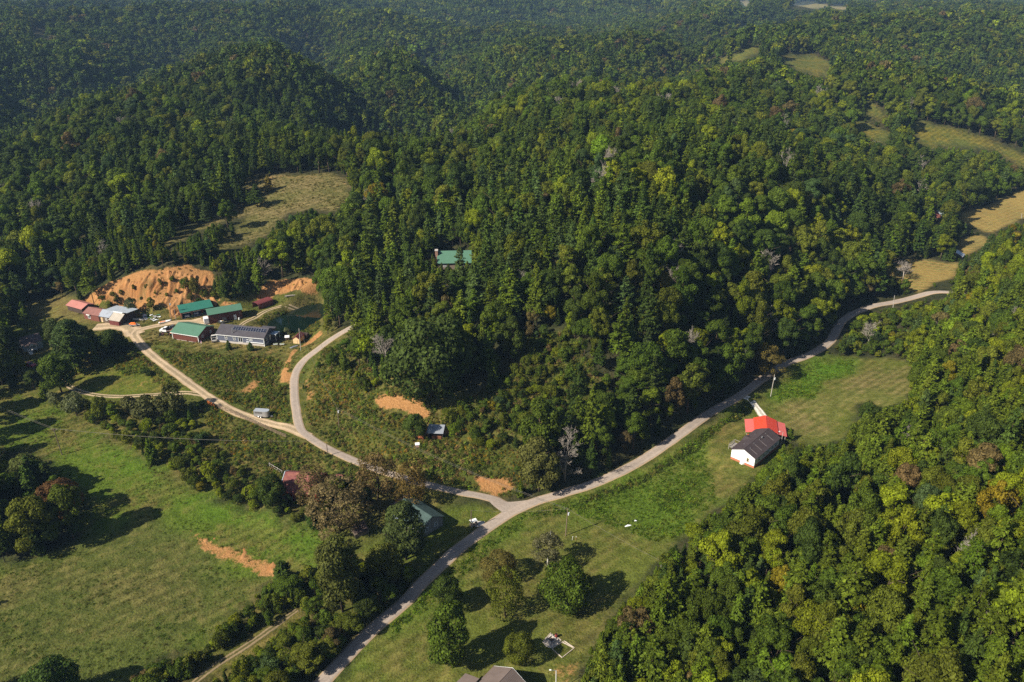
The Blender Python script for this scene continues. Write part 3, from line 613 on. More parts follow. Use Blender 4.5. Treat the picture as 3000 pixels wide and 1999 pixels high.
def pine(seed, h=13, w=6.5, whorls=13, br=7, ncard=13, card=.62, base=.22, power=.75, droop=.0, keep=1.0):
    r = np.random.default_rng(seed); C, N, A = [], [], []
    for k in range(whorls):
        t = (k + r.uniform(0, .6)) / whorls; z = h * (base + (1 - base) * t); rr = w / 2 * ((1 - t) ** power * .95 + .07) * r.uniform(.75, 1.15); a0 = r.uniform(0, 6.28)
        for j in range(br):
            if r.random() > keep: continue
            a = a0 + 6.283 * j / br + r.normal(0, .25); L = rr * r.uniform(.65, 1.2); lift = r.uniform(-.05, .35) - droop; n = max(3, int(ncard * L / (w / 2) + 2))
            s = np.sqrt(r.uniform(.06, 1, n)); side = r.normal(0, .16, n) * L * (.4 + .6 * s); d = np.array([math.cos(a), math.sin(a)]); pr = np.array([-d[1], d[0]])
            P = np.c_[s[:, None] * L * d + side[:, None] * pr, z + s * L * lift + r.normal(0, .12, n)]
            C.append(P); N.append(np.c_[np.tile(d * .45, (n, 1)), np.full(n, .9)]); A.append(np.c_[np.tile(d, (n, 1)), np.full(n, .25 + lift)])
    n = 14; C.append(np.c_[r.normal(0, .12, (n, 2)), h * r.uniform(.93, 1.02, n)]); N.append(np.c_[r.normal(0, 1, (n, 2)), np.full(n, .3)]); A.append(np.tile([0, 0, 1.0], (n, 1)))
    C, N, A = np.vstack(C), np.vstack(N), np.vstack(A); v, f = cards(C, N, card, r, 1.7, A, .45)
    b = MB(); b.tube((0, 0, -.6), (0, 0, h * .97), .17, .03, 6)
    return make_proto('pine_%d' % seed, (v, f, r.random(len(f))), b, NEEDLE, BARK, h, w)
def shrub(seed, h=3, w=3.6, nl=11, ncard=520, card=.36):
    r = np.random.default_rng(seed); C, q = lobes_crown(r, (0, 0, h * .5), (w / 2 * .85, w / 2 * .85, h * .5), nl, (.34, .58), ncard, card)
    b = MB(); [b.tube((0, 0, -.3), (r.normal(0, .35) * w * .5, r.normal(0, .35) * w * .5, h * .7), .05, .015, 5) for _ in range(5)]
    return make_proto('shrub_%d' % seed, finish(C, q, card, r, LEAF), b, LEAF, BARK, h, w)
def bare(seed, h=11, w=7, m_=None, depth=4, first=.25, rad=.2, leafy=0):
    r = np.random.default_rng(seed); b = MB(); tips = []
    def grow(p, d, L, rad, lv):
        e = p + d * L; b.tube(p, e, rad, rad * .6, 6 if lv == 0 else 4)
        if lv >= depth: tips.append(e); return
        for k in range(5 if lv else 9):
            ax = Vector(udir(r, 1)[0]); nd = (d + ax * r.uniform(.5, .95)).normalized(); nd.z = abs(nd.z) * .8 + .12; nd.normalize()
            st = p.lerp(e, r.uniform(.35, 1) if lv else r.uniform(first, 1)); grow(st, nd, L * r.uniform(.42, .62), max(rad * .45, .022), lv + 1)
    grow(Vector((0, 0, -.5)), Vector((.04, .02, 1)).normalized(), h * .62, rad, 0)
    cr = (np.zeros((0, 3)), np.zeros((0, 4), int), np.zeros(0))
    if leafy:
        T = np.array([list(t) for t in tips]); T = T[r.integers(0, len(T), leafy)] + r.normal(0, .35, (leafy, 3)); v, f = cards(T, udir(r, leafy), .4, r); cr = (v, f, r.random(len(f)))
    return make_proto('bare_%d' % seed, cr, b, LEAF, m_ or DEADW, h, w)
def weed(seed, n, h, w, card, up=.2, blade=False):
    r = np.random.default_rng(seed)
    if blade:
        C = np.c_[r.normal(0, w * .3, (n, 2)), r.uniform(.15, .6, n) * h]; N = np.c_[r.normal(0, 1, (n, 2)), np.full(n, .25)]; v, f = cards(C, N, card, r, 1.6, np.c_[r.normal(0, .35, (n, 2)), np.ones(n)])
    else:
        d = udir(r, n); d[:, 2] = np.abs(d[:, 2]); C = d * np.array([w / 2, w / 2, h]) * r.uniform(.5, 1, n)[:, None]; d[:, 2] += up * 3; v, f = cards(C, d, card, r)
    me = np_mesh('weed_%d' % seed, v, f, [WEEDM], False, {'leaf': r.random(len(f))}); o = bpy.data.objects.new('weed_%d' % seed, me); return o

PB = [broadleaf(101), broadleaf(102, 15, 8.5, 24, tall=1.3), broadleaf(103, 13, 10.5, 30, 6000), broadleaf(104, 16, 8, 26, base=.12, tall=1.5), broadleaf(105, 12, 9, 22), broadleaf(106, 14, 9, 36, 5600, lr=(.17, .30)), broadleaf(107, 13, 8.5, 22, 3000, lr=(.2, .34))]
PY = [broadleaf(111, 12, 9, 44, 8000, .42, .0, .9, upb=.55, lr=(.30, .46), fr_=(.5, .76)), broadleaf(112, 15, 8.5, 46, 8500, .42, .02, 1.2, upb=.55, lr=(.32, .46), fr_=(.55, .76)), broadleaf(113, 11, 10.5, 50, 9000, .42, .0, .7, upb=.55, lr=(.28, .42), fr_=(.5, .8)), broadleaf(114, 12, 9.5, 70, 4300, .34, .04, .8, upb=.6, lr=(.16, .30), fr_=(.45, .92)), broadleaf(115, 10, 10, 70, 9500, .30, .0, .5, upb=.6, lr=(.24, .32), fr_=(.66, .76)), broadleaf(116, 12, 9, 44, 4000, .36, .06, .8, PALEB, (.2, .32), upb=.65)]
PP = [pine(201, 13, 6.5, 17, 8, 24, .40), pine(202, 14, 5.6, 18, 7, 22, .40), pine(203, 12, 7, 16, 8, 26, .40, base=.10, power=.6), pine(204, 15, 6.5, 16, 7, 24, .42, keep=.8, base=.3, power=.5)]
PC = [pine(211, 6, 3.6, 15, 9, 22, .27, .04, .8), pine(212, 5, 3.4, 14, 9, 22, .27, .03, .65), pine(213, 7, 4.2, 16, 9, 24, .30, .05, .6)]
PS = [shrub(301, ncard=1000, card=.26), shrub(302, 2.6, 3.8, 12, 1000, .26), shrub(303, 3.6, 3.2, 10, 1000, .26), shrub(304, 3, 3.4, 16, 1300, .22)]
PD = [bare(401, 11, 8, depth=4, first=.2, rad=.16), bare(402, 12, 6, leafy=0, first=.4), bare(403, 11, 7, BARK, leafy=320)]
PL = [broadleaf(501, ncard=420, card=1.35, nl=18), broadleaf(502, 15, 8.5, 16, 420, 1.3, tall=1.3), broadleaf(503, 13, 10.5, 20, 460, 1.35), broadleaf(504, 15, 8, 16, 400, 1.3, tall=1.5)]
PQ = [pine(511, 14, 6, 9, 5, 6, 1.25), pine(512, 13, 6.5, 8, 5, 6, 1.3, power=.5)]
def clump(seed, n=7, w=26):
    r = np.random.default_rng(seed); vs_, fs, ls = [], [], []; k = 0
    for i in range(n):
        c = r.normal(0, w * .26, 2); h = r.uniform(11, 17); ww = r.uniform(7, 10)
        C, q = lobes_crown(r, (c[0], c[1], h * .6), (ww / 2, ww / 2, h * .4), 9, (.4, .6), 70, 2.0); v, f = cards(C, q, 2.3, r); vs_.append(v); fs.append(f + k); k += len(v); ls.append(np.clip(r.random() * .6 + r.random(len(f)) * .4, 0, 1))
    return make_proto('clump_%d' % seed, (np.vstack(vs_), np.vstack(fs), np.concatenate(ls)), MB().tube((0, 0, -1), (0, 0, 8), .2), LEAF, BARK, 15, w)
PK = [clump(601), clump(602), clump(603)]

def scatter(name, protos, P, rz, sc, idx_, tint, label, cat):
    me = bpy.data.meshes.new(name); n = len(P); me.vertices.add(n); me.vertices.foreach_set('co', np.asarray(P, np.float32).ravel())
    for nm, ty, key, a in (('idx', 'INT', 'value', idx_), ('rz', 'FLOAT', 'value', rz), ('sc', 'FLOAT_VECTOR', 'vector', sc), ('tint', 'FLOAT_COLOR', 'color', np.c_[tint, np.ones(n)])):
        at = me.attributes.new(nm, ty, 'POINT'); at.data.foreach_set(key, np.asarray(a, np.int32 if ty == 'INT' else np.float32).ravel())
    o = link(name, me); ng = bpy.data.node_groups.new(name + '_scatter', 'GeometryNodeTree')
    ng.interface.new_socket('Geometry', in_out='INPUT', socket_type='NodeSocketGeometry'); ng.interface.new_socket('Geometry', in_out='OUTPUT', socket_type='NodeSocketGeometry')
    N = lambda t: ng.nodes.new(t); gi, go = N('NodeGroupInput'), N('NodeGroupOutput'); jn = N('GeometryNodeJoinGeometry')
    def attr(nm, ty):
        a = N('GeometryNodeInputNamedAttribute'); a.data_type = ty; a.inputs['Name'].default_value = nm; return a.outputs['Attribute']
    ai, ar, asc = attr('idx', 'INT'), attr('rz', 'FLOAT'), attr('sc', 'FLOAT_VECTOR'); cx = N('ShaderNodeCombineXYZ'); ng.links.new(ar, cx.inputs[2])
    e2r = N('FunctionNodeEulerToRotation'); ng.links.new(cx.outputs[0], e2r.inputs[0])
    for k, p in enumerate(protos):
        ob = p.whole if isinstance(p, Proto) else p
        oi = N('GeometryNodeObjectInfo'); oi.inputs['Object'].default_value = ob; oi.inputs['As Instance'].default_value = False
        cmp_ = N('FunctionNodeCompare'); cmp_.data_type = 'INT'; cmp_.operation = 'EQUAL'; ng.links.new(ai, cmp_.inputs[2]); cmp_.inputs[3].default_value = k
        ip = N('GeometryNodeInstanceOnPoints'); ng.links.new(gi.outputs[0], ip.inputs['Points']); ng.links.new(cmp_.outputs[0], ip.inputs['Selection'])
        ng.links.new(oi.outputs['Geometry'], ip.inputs['Instance']); ng.links.new(e2r.outputs[0], ip.inputs['Rotation']); ng.links.new(asc, ip.inputs['Scale'])
        ng.links.new(ip.outputs[0], jn.inputs[0])
    ng.links.new(jn.outputs[0], go.inputs[0]); md = o.modifiers.new('scatter', 'NODES'); md.node_group = ng
    return tag(o, label, cat, kind='stuff')

# ------------------------------------------------------------------ colours of foliage
T_ = {'dark green': (.040, .064, .011), 'green': (.062, .098, .011), 'olive': (.090, .110, .013), 'yellow-green': (.135, .170, .010), 'golden': (.17, .145, .012), 'brown': (.105, .082, .034), 'rust': (.14, .07, .025), 'blue-green': (.050, .084, .028), 'grey-green': (.11, .13, .065), 'lime': (.094, .145, .011),
      'pine': (.041, .068, .012), 'olive pine': (.074, .104, .010), 'blue pine': (.052, .084, .024), 'bright pine': (.070, .108, .010)}
B_NAMES = ['dark green', 'green', 'olive', 'yellow-green', 'golden', 'brown', 'rust', 'blue-green', 'lime']
B_MIX = {'far': [.34, .40, .19, .05, .0, .015, .0, .015, .01], 'mid': [.24, .36, .24, .10, .003, .025, .0, .02, .015], 'right': [.08, .27, .27, .26, .015, .03, .0, .015, .06], 'left': [.34, .40, .17, .05, .0, .02, .0, .02, .0], 'scrub': [.14, .34, .30, .13, .005, .04, .0, .03, .02]}
P_NAMES = ['pine', 'olive pine', 'blue pine', 'bright pine']
P_MIX = {'far': [.6, .2, .15, .05], 'mid': [.5, .25, .12, .13], 'right': [.15, .55, .08, .22], 'left': [.5, .2, .15, .15], 'scrub': [.4, .3, .15, .15]}

SCRUBZ = [[(120,920),(260,870),(300,880),(480,925),(560,965),(470,985),(520,1040),(600,1100),(660,1110),(690,1080),(760,1085),(840,1080),(870,1090),(780,1130),(760,1200),(740,1215),(600,1180),(460,1130),(300,1030),(180,955)],
 [(620,1330),(690,1310),(750,1290),(860,1310),(950,1290),(980,1300),(860,1440),(740,1568),(700,1660),(240,1660),(330,1530),(480,1480),(560,1400)],
 [(1760,870),(1800,850),(1830,810),(1900,775),(1980,715),(2110,690),(2140,790),(2100,830),(1900,815),(1850,822)], [(1190,770),(1310,770),(1350,830),(1400,890),(1340,940),(1280,1010),(1180,1000),(1130,940),(1150,860),(1200,840)], [(1000,950),(1090,930),(1240,950),(1260,1000),(1190,1045),(1100,1040),(1000,985)],
 [(250,760),(300,790),(330,830),(260,830)], [(740,850),(800,850),(900,900),(870,905),(830,895),(790,850)], [(1200,1040),(1300,1090),(1300,1150),(1190,1140),(1180,1095)]]
PINEZ = [[(130,690),(150,600),(250,560),(420,540),(560,560),(600,640),(560,700),(490,680),(480,620),(400,605),(250,645)]]
THICKET = [[(1290,1620),(1330,1500),(1480,1320),(1620,1180),(1700,1110),(1760,1150),(1650,1300),(1560,1450),(1560,1620)]]
in_any = lambda u, v, zs: np.any([inpoly(u / V, v / V, z) for z in zs], axis=0)

def grid_pts(x0, x1, y0, y1, s, r, jit=.42):
    xs = np.arange(float(x0), x1, s); ys = np.arange(float(y0), y1, s * .87); X, Y = np.meshgrid(xs, ys); X[1::2] += s / 2
    X = X + r.uniform(-jit, jit, X.shape) * s; Y = Y + r.uniform(-jit, jit, Y.shape) * s; return X.ravel(), Y.ravel()
def frustum(X, Y, mx=160, my=240, top=60):
    z = hgt(X, Y); u, v, d = project(np.stack([X, Y, z], -1)); k = (d > 30) & (u > -mx) & (u < IW + mx) & (v < IH + my) & (v > -top - 400)
    return X[k], Y[k], z[k], u[k], v[k], d[k]
EXPL = []   # explicit trees (filled by the list below): world x, y, radius kept free
def blocked(X, Y, z, h, w):
    """does any point of the crown cover ground the photograph shows open"""
    bad = np.zeros(len(X), bool)
    for dz, dx in ((.0, 0), (.3, 0), (.62, -.42), (.62, .42), (.7, 0), (.98, 0)):
        u, v, d = project(np.stack([X + dx * w, Y, z + dz * h], -1)); bad |= is_open(u, v)
    return bad
# ------------------------------------------------------------------ single trees
def tree_obj(name, p, loc, rz, sc, tint, label, cat, group=None, crown='crown'):
    t = empty(name, loc, rz, label, cat, group); t.scale = sc
    if p.crown:
        c = link(crown, p.crown, t); c['tint'] = [float(x) for x in tint]
    link('trunk', p.trunk, t); return t
def tree_at(name, p, px, py, ytop, wpx, tint, label, cat='tree', rz=None, group=None, crown='crown'):
    b = hit(px, py); dep = project(b)[2]; lo, hi = .3, 40
    for _ in range(30):
        m_ = (lo + hi) / 2
        if project(b + np.array([0, 0, m_]))[1] > ytop: lo = m_
        else: hi = m_
    h, w = lo, wpx * dep / F_PX; s = (w / p.w, w / p.w, h / p.h); EXPL.append((b[0], b[1], w * .5))
    return tree_obj(name, p, (b[0], b[1], b[2] - .05), random.uniform(0, 6.28) if rz is None else rz, s, T_[tint] if isinstance(tint, str) else tint, label, cat, group, crown)
# (name, proto, base px, base py, top py, crown width px, colour, label)
SINGLES = [
 ('maple_tree', PY[1], 1315, 1951, 1759, 126, 'green', 'dense dark oval maple casting a long shadow toward the fire pit lawn'),
 ('maple_tree', PY[0], 1312, 1786, 1679, 80, 'dark green', 'dark green maple on the lawn verge right beside the paved lane'),
 ('fruit_tree', PY[3], 1482, 1807, 1672, 104, 'olive', 'straggly olive tree with dry grey lower twigs on the lawn'),
 ('ornamental_tree', PY[4], 1459, 1698, 1616, 100, (0.111, 0.098, 0.026), 'rounded olive-brown dome shaped tree on the lawn'),
 ('birch_tree', PY[5], 1604, 1664, 1552, 98, (0.111, 0.111, 0.058), 'thin grey-green tree with a pale trunk near the transformer pole'),
 ('maple_tree', PY[2], 1659, 1782, 1650, 140, 'green', 'broad spreading bright green maple in the middle of the lawn'),
 ('weeping_tree', PY[4], 1519, 1937, 1854, 90, 'olive', 'small weeping tree with drooping olive branches near the brown gabled roof'),
 ('yard_tree', PY[1], 1190, 1640, 1464, 116, (0.062, 0.086, 0.026), 'tall dark tree covering half of the green roofed house'),
 ('sycamore_tree', PY[1], 1005, 1792, 1553, 128, (0.081, 0.094, 0.023), 'tall tree turning yellow at its base beside the hedgerow track'),
 ('yard_tree', PY[0], 1130, 1712, 1583, 96, (0.091, 0.104, 0.019), 'yellowish green tree between the green roofed house and the lane'),
 ('turning_tree', PY[3], 923, 1480, 1366, 98, (.135, .105, .048), 'brown leaved tree hiding the right part of the red barn'),
 ('turning_tree', PY[3], 1000, 1556, 1412, 178, (.140, .112, .055), 'widest brown thin leaved tree below the small maroon shed roof'),
 ('turning_tree', PY[3], 1106, 1462, 1326, 112, (.135, .098, .042), 'brown tree overhanging the bend of the side road'),
 ('turning_tree', PY[3], 1208, 1484, 1360, 100, (.14, .10, .03), 'orange brown tree standing above the green roofed house'),
 ('cedar_tree', PC[2], 832, 1708, 1645, 70, 'pine', 'lone dark cedar at the lower end of the orange erosion scar'),
 ('yard_tree', PY[0], 800, 1484, 1388, 76, 'dark green', 'dark rounded tree touching the left end of the red barn'),
 ('yard_tree', PY[0], 1217, 1288, 1205, 60, (0.065, 0.101, 0.018), 'bushy green tree beside the tin roofed animal shed'),
 ('oak_tree', PY[2], 1262, 1166, 925, 235, (0.049, 0.075, 0.017), 'huge dark oak crowning the slope above the animal shed'),
 ('bare_tree', PD[0], 1655, 1412, 1266, 104, 'brown', 'leafless grey brown tree above the paved lane near the cut bank'),
 ('yard_tree', PY[1], 1580, 1440, 1272, 108, (0.098, 0.104, 0.029), 'olive tree standing next to the leafless grey tree'),
 ('yard_tree', PY[1], 222, 1072, 928, 100, (0.052, 0.085, 0.026), 'tall dark tree between the grey roofed house and the sheds'),
 ('yard_tree', PY[1], 172, 1020, 925, 60, (0.065, 0.091, 0.026), 'leafy tree right behind the grey roofed house'),
 ('yard_tree', PY[0], 330, 1040, 960, 74, 'dark green', 'dark tree beside the gravel yard and the weathered barn'),
 ('yard_tree', PY[1], 183, 1152, 1026, 84, 'green', 'tree over the two track drive casting a shadow on the small lawn'),
 ('yard_tree', PY[0], 8, 1128, 992, 90, (0.065, 0.088, 0.023), 'large tree in front of the grey roofed house porch'),
 ('cedar_tree', PC[0], 671, 1024, 997, 22, 'pine', 'small cedar before the blue house under the chimney pipe'),
 ('cedar_tree', PC[1], 735, 1028, 1003, 22, 'pine', 'small cedar before the glass door of the blue house'),
 ('willow_shrub', PS[3], 843, 985, 961, 28, 'grey-green', 'silvery round shrub at the pond beside the yellow shed'),
 ('bank_tree', PS[0], 392, 922, 877, 52, (0.065, 0.086, 0.046), 'blue green bushy tree at the foot of the big clay bank'),
 ('bank_tree', PS[2], 450, 912, 871, 36, (0.111, 0.111, 0.016), 'yellow green small tree at the foot of the big clay bank'),
 ('field_tree', PY[0], 165, 2068, 1930, 140, (0.052, 0.091, 0.018), 'lone rounded green tree at the edge of the lower meadow'),
 ('turning_tree', PY[4], 178, 1525, 1412, 128, (0.130, 0.072, 0.033), 'russet rounded tree at the edge of the dark wood on the meadow'),
 ('wood_edge_tree', PY[1], 155, 1590, 1478, 78, (0.078, 0.111, 0.018), 'slender bright tree in front of the dark wood on the meadow'),
 ('wood_edge_tree', PY[1], 85, 1410, 1325, 90, (0.078, 0.098, 0.026), 'pale leaved tree at the top corner of the dark meadow wood'),
 ('bare_tree', PD[1], 2645, 824, 770, 50, 'brown', 'leafless brown tree standing in the near hay field'),
 ('field_tree', PS[2], 2650, 862, 820, 42, 'green', 'dark green bush at the lower edge of the near hay field'),
 ('dead_tree', PD[1], 2540, 1018, 938, 42, 'brown', 'pale dead sapling in the scrub above the lush field'),
 ('yard_tree', PY[3], 2240, 1096, 1008, 98, (0.117, 0.098, 0.026), 'yellow brown tree leaning over the lane near the white gravel drive'),
 ('field_tree', PY[0], 2540, 1256, 1174, 66, 'dark green', 'dark rounded tree standing out at the edge of the mown field'),
 ('field_tree', PP[0], 755, 606, 540, 52, 'pine', 'lone pine on the dry hillside meadow'),
 ('cedar_tree', PC[2], 788, 560, 515, 32, (0.143, 0.117, 0.026), 'small yellowing tree at the top of the dry hillside meadow'),
 ('cedar_tree', PC[1], 2312, 1288, 1255, 24, 'green', 'young tree against the right corner of the red roofed carport'),
 ('dead_tree', PD[0], 2245, 1000, 905, 60, 'brown', 'bleached dead tree in the wood above the lane'),
 ('dead_tree', PD[1], 2810, 1700, 1560, 60, 'brown', 'grey dead snag among the hillside pines'),
 ('dead_tree', PD[0], 2900, 1890, 1770, 90, 'brown', 'tangled grey dead treetop in the hillside wood'),
 ('dead_tree', PD[0], 1520, 890, 800, 70, 'brown', 'bleached leaning dead tree in the wood right of the green roofed cabin'),
 ('shrub', PS[1], 427, 1102, 1080, 44, 'dark green', 'dark low bush on the small lawn beside the gravel drive'),
 ('big_bush', PS[0], 520, 1215, 1130, 90, (0.068, 0.075, 0.026), 'large dark bush tree where the two track drive meets the gravel drive'),
 ('big_bush', PS[0], 455, 1230, 1160, 110, (0.065, 0.072, 0.026), 'broad dark olive thicket tree below the two track drive'),
 ('big_bush', PS[1], 390, 1225, 1165, 95, (0.072, 0.078, 0.029), 'olive thicket tree in the middle of the hedge below the two track drive'),
 ('big_bush', PS[3], 225, 1220, 1152, 72, 'grey-green', 'silvery grey green bush at the meadow edge near the two track drive'),
 ('big_bush', PS[3], 168, 1195, 1148, 46, 'grey-green', 'smaller silvery bush next to the silvery bush at the meadow edge'),
 ('big_bush', PS[2], 335, 1225, 1180, 48, 'lime', 'bright lime green bush in the hedge below the two track drive'),
 ('big_bush', PS[0], 300, 1228, 1165, 56, 'olive', 'olive bush beside the lime green bush in the hedge'),
]
for i, (px, py, w) in enumerate([(330, 868, 16), (355, 862, 12), (395, 852, 14), (300, 880, 18), (430, 846, 12), (470, 838, 16), (505, 825, 20), (545, 848, 30), (575, 862, 34), (600, 868, 26), (520, 860, 14), (560, 885, 20), (625, 872, 22), (415, 880, 10), (345, 893, 20), (455, 862, 9), (490, 870, 11), (380, 888, 12), (320, 903, 24), (585, 890, 16)]):
    tree_at('bank_shrub', PS[i % 4], px, py, py - w * (.8 + .3 * (i % 3)), w * 1.15, ('olive', 'green', (.10, .095, .02))[i % 3], 'small ' + ('olive', 'green', 'yellowish')[i % 3] + ' shrub rooted on the big clay bank', 'shrub', group=('olive', 'green', 'yellowish')[i % 3] + ' shrubs on the big clay bank')
for a in SINGLES: tree_at(*a)

# ------------------------------------------------------------------ the forest
LAND = [('the white house', 2215, 1320), ('the brown gabled roof', 1480, 1980), ('the fire pit', 1620, 1880), ('the transformer pole', 1657, 1570), ('the lush field', 2400, 1100), ('the hay fields', 2800, 780), ('the cabin', 1330, 760),
        ('the animal shed', 1285, 1285), ('the blue house', 705, 1000), ('the clay bank', 450, 850), ('the dry meadow', 850, 560), ('the porch house', 100, 1020), ('the lower meadow', 350, 1750), ('the red barn', 870, 1440), ('the cottage', 1190, 1545), ('the erosion scar', 700, 1620), ('the horse trailer', 770, 1215), ('the road junction', 1510, 1480), ('the lane bend', 2350, 1030), ('the dead snag', 2810, 1650), ('the dead treetop', 2900, 1860), ('the leafless tree', 1655, 1400), ('the bleached tree', 2245, 990), ('the old sheds', 280, 930), ('the pond', 870, 930), ('the ridge pastures', 2800, 420), ('the hay barn', 2745, 640), ('the hill road', 1000, 970)]
LXY = np.array([hit(x, y)[:2] for _, x, y in LAND])
fr = np.random.default_rng(77)
ALL = {k: [] for k in ('x', 'y', 'z', 'h', 'w', 'kind', 'ci', 'dep', 'u', 'v', 'zn')}
def add_trees(X, Y, z, u, v, d, hlo, hhi, wr, pinep, zn, small=0.0):
    n = len(X)
    if n == 0: return
    h = fr.uniform(hlo, hhi, n) * np.where(fr.random(n) < .15, 1.15, 1); kind = (fr.random(n) < pinep).astype(int)
    w = np.where(kind == 1, h * fr.uniform(.32, .48, n), h * fr.uniform(*wr, n))
    keep = np.ones(n, bool)
    for ex, ey, er in EXPL: keep &= np.hypot(X - ex, Y - ey) > er * .8
    bad = blocked(X, Y, z, h, w)
    for f in (.62, .38):
        h = np.where(bad, h * f, h); w = np.where(bad, w * f * 1.15, w); b2 = blocked(X[bad], Y[bad], z[bad], h[bad], w[bad]); nb = bad.copy(); nb[bad] = b2; bad = nb
    keep &= ~bad
    for k, a in (('x', X), ('y', Y), ('z', z), ('h', h), ('w', w), ('kind', kind), ('dep', d), ('u', u), ('v', v)): ALL[k].append(np.asarray(a)[keep])
    zl = np.array(zn)[keep] if not isinstance(zn, str) else np.array([zn] * int(keep.sum())); ALL['zn'].append(zl)
def split(zs, *arr):
    k = in_any(arr[3], arr[4], zs); return [a[k] for a in arr], [a[~k] for a in arr]
# near ground: mixed wood, scrub, pines - big crowns first, smaller ones filling between
RIGHTZ = [(1290,1700),(1330,1480),(1760,1050),(2080,800),(2200,650),(2353,500),(2700,420),(2700,1900)]
for sp, hr, wr in ((7.8, (12, 19), (.46, .68)), (5.4, (5.5, 11.5), (.48, .74))):
    a = frustum(*grid_pts(-330, 420, 20, 520, sp, fr)); k = a[5] < 460; a = [q[k] for q in a]
    sc_, rest = split(SCRUBZ, *a); th, rest = split(THICKET, *rest); pz, rest = split(PINEZ, *rest)
    rn = np.where(inpoly(rest[3] / V, rest[4] / V, RIGHTZ), 'right', np.where(rest[3] < 1050, 'left', 'mid'))
    pat = fbm(rest[0] / 45, rest[1] / 45, 15, 3); pinep = np.where(rn == 'right', .60, np.where(rn == 'left', .48, .50)) + (pat - .5) * 1.4
    rz_ = rn == 'right'; add_trees(*[q[~rz_] for q in rest], hr[0], hr[1], wr, pinep[~rz_], rn[~rz_]); add_trees(*[q[rz_] for q in rest], hr[0] * .8, hr[1] * .82, (wr[0] * .95, wr[1] * .9), pinep[rz_], rn[rz_])
    if sp < 7:
        hz_ = inpoly(sc_[3] / V, sc_[4] / V, SCRUBZ[1]); add_trees(*[q[~hz_] for q in sc_], 2.2, 4.6, (.8, 1.25), .12, 'scrub'); add_trees(*[q[hz_] for q in sc_], 3.2, 6.5, (.8, 1.15), .06, 'scrub'); add_trees(*th, 6, 11, (.5, .7), .85, 'right'); add_trees(*pz, 6, 11, (.5, .7), .85, 'left')
b = frustum(*grid_pts(-330, 420, 20, 420, 3.0, fr)); sc_, _ = split(SCRUBZ, *b); add_trees(*sc_, 1.3, 3.2, (.9, 1.4), .03, 'scrub')
b = frustum(*grid_pts(-330, 420, 20, 420, 4.2, fr)); sc_, _ = split(THICKET + PINEZ, *b); add_trees(*sc_, 4.5, 8, (.5, .7), .8, 'right')
for sp, hr in ((5.8, (9, 15)), (4.6, (5, 9.5))):
    a = frustum(*grid_pts(-60, 330, 20, 420, sp, fr)); k = inpoly(a[3] / V, a[4] / V, RIGHTZ) & (a[5] < 330); a = [q[k] for q in a]
    pat = fbm(a[0] / 45, a[1] / 45, 15, 3); add_trees(*a, hr[0], hr[1], (.46, .66), .62 + (pat - .5) * 1.4, 'right')
b = frustum(*grid_pts(-200, 60, 60, 260, 3.4, fr)); sc_, _ = split([SCRUBZ[1]], *b); add_trees(*sc_, 2.6, 5.5, (.8, 1.2), .05, 'scrub')
# farther slopes
for sp, hr, wr in ((9.5, (12, 19), (.5, .74)), (6.8, (7, 13), (.55, .8))):
    a = frustum(*grid_pts(-900, 900, 250, 1050, sp, fr)); k = (a[5] >= 460) & (a[5] < 900); a = [q[k] for q in a]
    pat = fbm(a[0] / 60, a[1] / 60, 15, 3); add_trees(*a, hr[0], hr[1], wr, .32 + (pat - .5) * 1.2, np.where(a[3] > 1400, 'mid', 'far'))
a = frustum(*grid_pts(-1500, 1500, 600, 1900, 8.8, fr)); k = (a[5] >= 900) & (a[5] < 1700); a = [q[k] for q in a]; add_trees(*a, 9, 20, (.6, .9), .15, 'far')
A = {k: np.concatenate(v_) for k, v_ in ALL.items() if v_}; n = len(A['x'])
A['ci'] = np.zeros(n, int)
for zn in B_MIX:
    q = A['zn'] == zn; pb = np.array(B_MIX[zn]); pb = pb / pb.sum(); pp_ = np.array(P_MIX[zn]); pp_ = pp_ / pp_.sum()
    A['ci'][q & (A['kind'] == 0)] = fr.choice(len(pb), int((q & (A['kind'] == 0)).sum()), p=pb); A['ci'][q & (A['kind'] == 1)] = fr.choice(4, int((q & (A['kind'] == 1)).sum()), p=pp_)
tb = np.array([T_[c] for c in B_NAMES]); tp = np.array([T_[c] for c in P_NAMES])
A['tint'] = np.where((A['kind'] == 0)[:, None], tb[np.clip(A['ci'], 0, 8)], tp[np.clip(A['ci'], 0, 3)]) * fr.uniform(.80, 1.22, n)[:, None] * (.68 + .62 * fbm(A['x'] / 80, A['y'] / 80, 88, 3))[:, None] * fr.uniform(.94, 1.06, (n, 3))
